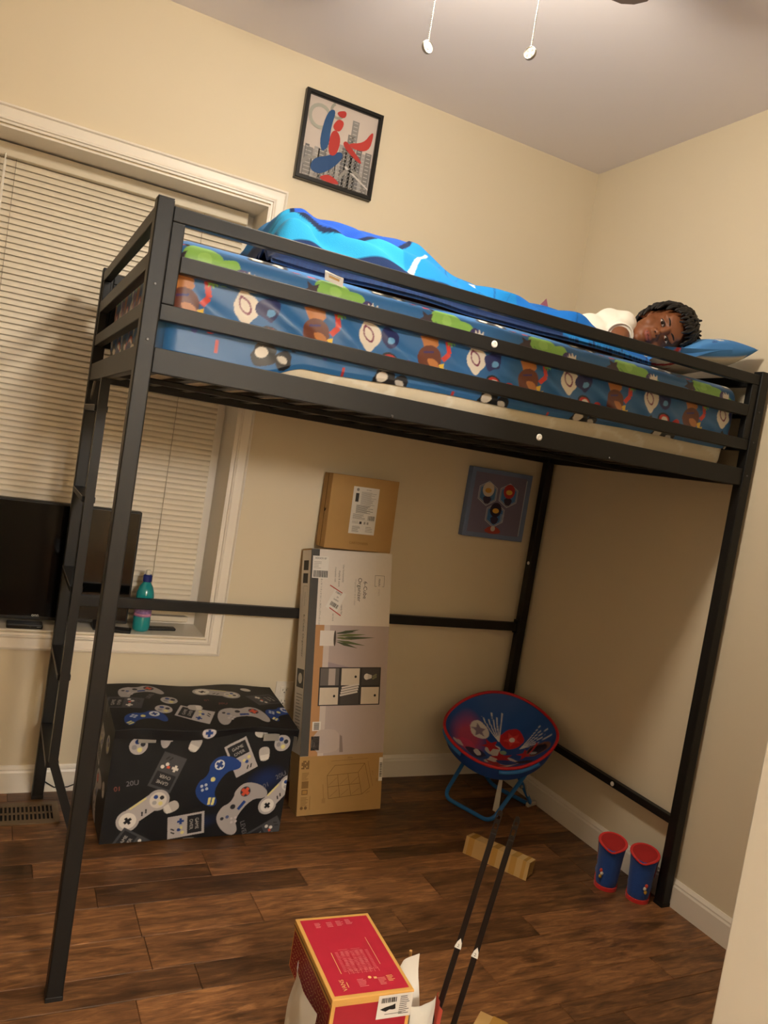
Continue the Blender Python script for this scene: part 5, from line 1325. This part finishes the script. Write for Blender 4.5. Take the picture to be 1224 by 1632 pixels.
# ================================================================== SLIPPER BOOTS
def boot(name, hx_, hy_, rz, label, mirror):
    b_ = empty(name, (hx_, hy_, 0), label, 'slipper', 'pair of slipper boots')
    Mx = Matrix.Translation((hx_, hy_, 0)) @ Matrix.Rotation(rz, 4, 'Z')      # +x is the toe direction, heel near 0
    mb = MB()
    prof = [(.010, .036, .035), (.03, .039, .038), (.07, .041, .040), (.12, .044, .043), (.162, .050, .048)]
    rings = []
    for (z_, rx_, ry_) in prof:
        rings.append([Vector((.036+rx_*math.cos(t_)+.012*(z_/.165-.5)*0, ry_*math.sin(t_), z_+(.010*math.cos(t_)*(z_ > .155)-.010*math.exp(-((t_-math.pi)/.5)**2)*(z_ > .155)))) for t_ in np.linspace(0, 2*math.pi, 29)[:-1]])
    vs = [p for r_ in rings for p in r_]; n = 28
    fs = [(i*n+k, i*n+(k+1) % n, (i+1)*n+(k+1) % n, (i+1)*n+k) for i in range(len(rings)-1) for k in range(n)]+[tuple(range(n-1, -1, -1)), tuple((len(rings)-1)*n+k for k in range(n))]
    mb.add(vs, fs); mb.sphere((.085, 0, .032), (.060, .042, .032), 20, 12); mb.xf(Mx)
    o = remesh(mb, .004, 'upper', 3, b_); o.data.materials.append(M['boot_blue'])
    # sole
    mb = MB(); sp = [(.036-.0410*math.cos(t_) if math.cos(t_) > 0 else .085-.062*math.cos(t_), .0395*math.sin(t_)) for t_ in np.linspace(0, 2*math.pi, 41)[:-1]]
    mb.prism(sp, 2, 0, .013); mb.xf(Mx); sm_by_angle(mb.build('sole', M['boot_red'], b_), 50)
    # red rim and lining
    top = rings[-1]
    mb = MB(); mb.tube([Mx @ (p+Vector((0, 0, .001))) for p in top], .0028, 8, closed=True); mb.build('rim', M['boot_red'], b_, smooth=True)
    mb = MB(); g = []
    for k_, dz in ((.97, .0035), (.90, .0030), (.86, .0020)): g.append([Mx @ Vector((.036+(p.x-.036)*k_, p.y*k_, p.z+dz)) for p in top+top[:1]])
    mb.grid(g); mb.build('lining', M['boot_red'], b_, smooth=True)
    mb = MB(); inner = [Mx @ Vector((.036+(p.x-.036)*.86, p.y*.86, p.z+.0021)) for p in top]; mb.add(inner, [tuple(range(28))]); mb.build('opening', mat('lining_deep', 'a52321', .95), b_)
    s_ = mirror
    # red side panel and a small embroidered patch
    mb = MB(); g = []
    for z_ in np.linspace(.085, .160, 6):
        row = []
        for q in np.linspace(-.2, .75, 7):
            t_ = s_*(math.pi/2+q*-s_*s_*.9); rx_ = np.interp(z_, [p[0] for p in prof], [p[1] for p in prof])+.0022; ry_ = np.interp(z_, [p[0] for p in prof], [p[2] for p in prof])+.0022
            row.append(Mx @ Vector((.036+rx_*math.cos(t_), ry_*math.sin(t_), z_)))
        g.append(row)
    mb.grid(g); mb.build('side_panel', M['boot_red'], b_, smooth=True)
    for (dz, dq, col) in ((.058, .30, 'd9d2c4'), (.046, .36, 'cda23e'), (.068, .36, 'd34a36')):
        q = math.pi-(-s_)*(-dq)*1.6 if False else math.pi+s_*(-1)*(dq*1.7)
        c0 = Mx @ Vector((.036+.0435*math.cos(q), .0415*math.sin(q), dz)); mb = MB(); mb.sphere(c0, (.006, .005, .007), 8, 6); mb.build('embroidery', mat('thread_'+col, col, .8), b_)
boot('slipper_boot', -.185, -.962, R(46), 'blue slipper boot with red lining, farther from the bed leg', 1)
boot('slipper_boot', -.122, -1.046, R(40), 'blue slipper boot with red lining, nearer the bed leg', -1)

# ================================================================== CARDBOARD EDGE BOX ON THE FLOOR
A = Vector((-.574, -.645, 0)); B = Vector((-.445, -.853, 0))
dv = (B-A).normalized(); pv = Vector((-dv.y, dv.x, 0)); ln = (B-A).length
cbx = empty('cardboard_channel', (A+B)/2, 'long folded brown cardboard corner guard lying on the floor', 'cardboard')
mb = MB(); th_ = .003
# V-folded board: two walls meeting at a top ridge plus a tucked inner flap
def wall(P0, P1, Q1, Q0, off):
    o = [Vector(p) for p in (P0, P1, Q1, Q0)]; nn = (o[1]-o[0]).cross(o[3]-o[0]).normalized()*off
    vs = o+[p+nn for p in o]; return vs, [(0, 1, 2, 3), (7, 6, 5, 4), (0, 4, 5, 1), (1, 5, 6, 2), (2, 6, 7, 3), (3, 7, 4, 0)]
e = dv*ln; hgt = Vector((0, 0, .060))
f0 = A; f1 = A+e; t0 = A+pv*.012+hgt; t1 = t0+e; b0 = A+pv*.072+Vector((0, 0, .052)); b1 = b0+e; g0 = A+pv*.060+Vector((0, 0, .001)); g1 = g0+e
w1 = MB(); w1.add(*wall(f0, f1, t1, t0, -th_)); w1.build('front_wall', M['card_light'], cbx)
w2 = MB(); w2.add(*wall(t0, t1, b1, b0, -th_)); w2.build('top_wall', M['card_light'], cbx)
w3 = MB(); w3.add(*wall(b0, b1, g1, g0, -th_)); w3.build('back_wall_flap', M['card'], cbx)
w4 = MB(); w4.add(*wall(A+pv*.005+Vector((0, 0, .003)), A+pv*.005+e*.985+Vector((0, 0, .003)), g1+Vector((0, 0, .004)), g0+Vector((0, 0, .004)), th_)); w4.build('bottom_flap', M['card'], cbx)
tp = MB()
for q in (.05, .42, .72, .90):
    wq = .09 if q < .8 else .05
    s0 = A+e*q; nf = (e.cross(t0-f0)).normalized(); 
    if nf.dot(CAM-A) < 0: nf = -nf
    for (lo_, hi_) in (((0, 0), (1, 0)),):
        p0 = f0+e*q+nf*.0008+(t0-f0)*.02; p1 = f0+e*(q+wq)+nf*.0008+(t0-f0)*.02; p2 = t0+e*(q+wq)+nf*.0008; p3 = t0+e*q+nf*.0008
        tp.add([p0, p1, p2, p3], [(0, 1, 2, 3)])
    nt_ = Vector((0, 0, .0008)); tp.add([t0+e*q+nt_, t0+e*(q+wq)+nt_, b0+e*(q+wq)+nt_, b0+e*q+nt_], [(0, 1, 2, 3)])
tp.build('tape_strips', M['tape'], cbx, fix=False)

# ================================================================== PILE IN THE FOREGROUND
def crumple(center, rad, seed, amp=.25, flatb=0., nu=48, nv=32):
    mb = MB(); vs = []; fs = []
    for i in range(nv+1):
        t_ = math.pi*i/nv
        for k in range(nu):
            a_ = 2*math.pi*k/nu; d_ = Vector((math.sin(t_)*math.cos(a_), math.sin(t_)*math.sin(a_), math.cos(t_)))
            nz_ = noise.noise(d_*2.1+Vector((seed, 0, 0)))*amp+abs(noise.noise(d_*5+Vector((0, seed, 0))))*amp*.6-abs(noise.noise(d_*9+Vector((0, 0, seed))))*amp*.25
            p = Vector((d_.x*rad[0], d_.y*rad[1], d_.z*rad[2]))*(1+nz_)+Vector(center); p.z = max(p.z, flatb); vs.append(p)
    for i in range(nv):
        for k in range(nu): fs.append((i*nu+k, (i+1)*nu+k, (i+1)*nu+(k+1) % nu, i*nu+(k+1) % nu))
    mb.add(vs, fs); return mb
bag = tag(crumple((-1.418, -1.480, .060), (.085, .19, .066), 3.3, .26, .001, 26, 16).build('poly_bag', mat('white_poly', 'e6e3dc', .35, var=.04, scale=12, bump=.2, bscale=60)), 'crumpled white plastic bag under the red shoe box', 'bag')

BOXM = Matrix.Translation((-1.396, -1.4115, .136)) @ Matrix.Rotation(R(-3.6), 4, 'Z')
sbx2 = empty('shoe_box', (-1.396, -1.4115, .136), 'red shoe box with kraft edges and white size sticker, on the pile', 'shoe box')
BW, BL_, BH = .186, .276, .114
kraft = mat('kraft_edge', 'd0a055', .6, var=.04)
MB().box(-BW/2+.002, BW/2-.002, -BL_/2+.002, BL_/2-.002, 0, BH-.010).xf(BOXM).build('box_body', kraft, sbx2)
MB().box(-BW/2, BW/2, -BL_/2, BL_/2, BH-.012, BH, bev=.0015).xf(BOXM).build('box_lid', kraft, sbx2)
R3 = BOXM.to_3x3(); ux_, uy_ = R3 @ Vector((1, 0, 0)), R3 @ Vector((0, 1, 0))
d = Decal(BOXM @ Vector((0, 0, BH)), ux_, uy_)
RD = 'b01c34'; PK = 'dd8f86'; KR = 'dcb070'
d.rect(0, 0, BW-.017, BL_-.019, RD, 0)
V4 = ((-.05, .08), (.0, .08))
for cx_ in (-.018, .012):
    for k in range(16): d.rect(cx_+.004*math.sin(k), .012-k*.0052, .022, .0011, 'cf6a6e', 1)
for q in range(7): 
    for k in range(15): d.rect(-.036+q*.012, .004-k*.0045, .007, .001, 'dd8488', 1)
d.rect(-.048, -.03, .0014, .07, KR, 1); d.rect(.050, .0, .0014, .095, 'd09a74', 1)
for q in range(8): d.rect(-.030+q*.010, -.062, .0016, .014, 'c9605f', 1)
for (x_, y_) in ((-.045, .105), (-.016, .105), (.008, .107), (.032, .11)): d.lines(x_, y_+.008, .018, 5, .004, .0012, 'dd8a8c', 1, int(abs(x_*1000)))
d.text('VANS', -.056, -.100, .010, KR, 1, 90); d.rect(-.046, -.100, .0015, .016, KR, 1)
d.lines(-.010, -.088, .022, 6, .0042, .0012, 'dd8a8c', 1, 21); d.disc(.010, -.085, .004, KR, 1); d.rect(.022, -.088, .007, .006, KR, 1); d.lines(.035, -.09, .018, 6, .004, .0012, PK, 1, 23); d.lines(.056, -.086, .016, 5, .004, .0014, KR, 1, 24)
d.build('lid_print', sbx2)
d = Decal(BOXM @ Vector((0, -BL_/2, 0)), ux_, Vector((0, 0, 1)))
d.rect(.052, BH-.030, .080, .052, 'dcd8d4', 0); d.barcode(.036, BH-.015, .034, .011, '1d1a1a', 3); d.lines(.075, BH-.010, .026, 10, .0042, .0016, '4a4646', 3, 31)
d.poly([(.018, BH-.034), (.030, BH-.030), (.046, BH-.027), (.052, BH-.024), (.054, BH-.036), (.048, BH-.037), (.040, BH-.036), (.032, BH-.040), (.026, BH-.038)], '1d1a1a', 3); d.rect(.05, BH-.046, .04, .0012, '4a4646', 3)
d.build('size_sticker', sbx2)
d = Decal(BOXM @ Vector((0, -BL_/2+.002, 0)), ux_, Vector((0, 0, 1))); d.rect(0, .050, BW-.020, .094, '9c1a2c', 0); d.build('end_print', sbx2)
d = Decal(BOXM @ Vector((-BW/2+.002, 0, 0)), -uy_, Vector((0, 0, 1))); d.rect(0, .046, BL_-.014, .088, '8f1d2c', 0)
r_ = random.Random(9)
for i in range(24):
    for j in range(8):
        px_, py_ = -.121+i*.0104, .008+j*.0108; d.rect(px_+r_.uniform(-.002, .002), py_, .008, .0022, 'c79a63', 1, r_.choice((30, -30, 80, 10)))
d.build('side_print', sbx2)
MB().box(-BW/2-.0012, -BW/2-.0002, -BL_/2+.004, BL_/2-.004, BH-.0125, BH-.0105).xf(BOXM).build('lid_crease', mat('crease', '5a3d20', .9), sbx2)
# clear plastic film leaning on the box end
# papers and packets to the right of the box
def sheet_obj(name, pts, m, label, cat, thick=.0015):
    P_ = [Vector(p) for p in pts]; nn = (P_[1]-P_[0]).cross(P_[-1]-P_[0]).normalized()*thick; k = len(P_); mb = MB()
    mb.add(P_+[p+nn for p in P_], [tuple(range(k)), tuple(range(2*k-1, k-1, -1))]+[(i, i+k, (i+1) % k+k, (i+1) % k) for i in range(k)])
    return tag(mb.build(name, m), label, cat)
def curled(name, O, U_, V_, w_, h_, curl, m, label, cat, seed=0):
    mb = MB(); n = 14; U_ = Vector(U_).normalized(); V_ = Vector(V_).normalized(); N_ = U_.cross(V_); g = []; g2 = []
    for i in range(n):
        row = []; row2 = []
        for j in range(n):
            a_, b_ = i/(n-1), j/(n-1); zz = curl*(a_-.5)**2*4+.006*noise.noise(Vector((a_*3, b_*3, seed)))
            p = Vector(O)+U_*w_*(a_-.5)+V_*h_*b_+N_*zz; row.append(p); row2.append(p+N_*.0008)
        g.append(row); g2.append(row2)
    mb.grid(g); mb.grid(g2); return tag(mb.build(name, m, smooth=True), label, cat)
curled('paper_sheet', (-1.258, -1.485, .004), (.62, .35, 0), (-.10, .12, 1), .085, .245, .012, M['paper'], 'white curled paper sheet standing right of the shoe box', 'paper', 1)
curled('paper_leaflet', (-1.248, -1.53, .004), (.8, .2, 0), (-.06, -.02, 1), .075, .190, -.01, mat('leaflet', 'dfe0dc', .6), 'folded white leaflet with grey lines in front of the curled paper', 'paper', 4)
pk = curled('navy_packet', (-1.281, -1.360, .004), (.75, .45, 0), (-.05, .05, 1), .060, .190, .003, mat('navy_card', '27315c', .4), 'navy and yellow packet poking out behind the shoe box', 'packet', 6)
curled('red_card', (-1.205, -1.50, .004), (.35, .9, 0), (.02, .02, 1), .060, .16, .004, mat('coral_card', 'd6574a', .5), 'thin coral red card between the papers and the black rods', 'card', 8)
tag(MB().tube([(-1.232, -1.42, .0045), (-1.243, -1.415, .235)], .0035, 8).build('wooden_stick', mat('pine_stick', 'd0a063', .6)), 'thin pale wooden stick among the papers', 'stick')
curled('mailer_sleeve', (-1.532, -1.435, .004), (.12, 1, 0), (.06, .0, 1), .17, .205, .014, M['paper'], 'white paper sleeve sticking up left of the red shoe box', 'paper', 12)
# yellow print on the navy packet
d = Decal((-1.291, -1.352, .165), (.75, .45, 0), (-.05, .05, 1)); d.O = d.O-d.n*.0
d.n = -d.n if d.n.dot(CAM-d.O) < 0 else d.n
d.O += d.n*.004; d.rect(0, 0, .040, .022, 'e3c43a', 0); d.rect(.004, 0, .010, .012, '27315c', 1); d.build('yellow_print', pk)
# two black rods
for (tip_, foot, lab) in (((-1.088, -1.455, .585), (-1.190, -1.462, .004), 'black flat metal rod, left of the two standing in the pile'), ((-1.062, -1.489, .585), (-1.172, -1.505, .004), 'black flat metal rod, right of the two standing in the pile')):
    top = Vector(tip_); ft = Vector(foot)
    rod = empty('metal_rod', ft, lab, 'rod')
    dv2 = (top-ft).normalized(); L2 = (top-ft).length; toc = (CAM-top).normalized(); sd2 = dv2.cross(toc).normalized(); nd = sd2.cross(dv2)
    if nd.dot(toc) < 0: nd = -nd
    Mr = Matrix(((sd2.x, nd.x, dv2.x, ft.x), (sd2.y, nd.y, dv2.y, ft.y), (sd2.z, nd.z, dv2.z, ft.z), (0, 0, 0, 1)))
    rm_ = mat('rod_black', '1b1412', .3, spec=.5)
    mb = MB(); mb.box(-.0068, .0068, -.004, .004, 0, L2-.055, bev=.002)
    # flattened end with a slot
    mb.box(-.0068, -.0036, -.0025, .0025, L2-.056, L2-.012); mb.box(.0036, .0068, -.0025, .0025, L2-.056, L2-.012); mb.box(-.0036, .0036, -.0025, .0025, L2-.056, L2-.046); mb.box(-.0036, .0036, -.0025, .0025, L2-.032, L2-.022)
    mb.prism([(-.0068, L2-.013), (.0068, L2-.013), (.005, L2-.003), (0, L2), (-.005, L2-.003)], 1, -.0025, .0025)
    mb.xf(Mr).build('bar', rm_, rod)
    zt_ = L2*.45
    mb = MB(); mb.prism([(-.0078, zt_-.008), (.0078, zt_-.008), (.006, zt_+.006), (.0005, zt_+.016), (-.005, zt_+.006)], 1, -.0048, .0048); s_ = mb.xf(Mr).build('number_sticker', M['sticker'], rod)
    d = Decal(Mr @ Vector((0, .0049, zt_-.001)), -sd2 if False else sd2, dv2); d.n = nd; d.text('2', 0, 0, .0075, '55504a', 0); d.build('number', s_)
# carton corner at the lower edge
cz = empty('taped_carton', (-1.06, -1.60, 0), 'low brown carton with clear tape at the bottom edge of the view', 'carton')
CM_ = Matrix.Translation((-1.075, -1.545, 0)) @ Matrix.Rotation(R(38), 4, 'Z')
MB().box(-.075, .075, -.05, .05, .0, .085, bev=.002).xf(CM_).build('carton_body', M['card_light'], cz)
MB().box(-.0755, .0755, -.018, .018, .0845, .0858).xf(CM_).build('tape', M['tape'], cz)

# thin cord along the baseboard behind the ladder
tag(MB().tube([(-1.962, -.026, .056), (-1.95, -.026, .045), (-1.915, -.026, .022), (-1.87, -.024, .020), (-1.835, -.024, .034), (-1.80, -.022, .040)], .0022, 6).build('power_cord', M['black_cap'], smooth=True), 'thin black cord sagging along the back baseboard by the ladder', 'cord')
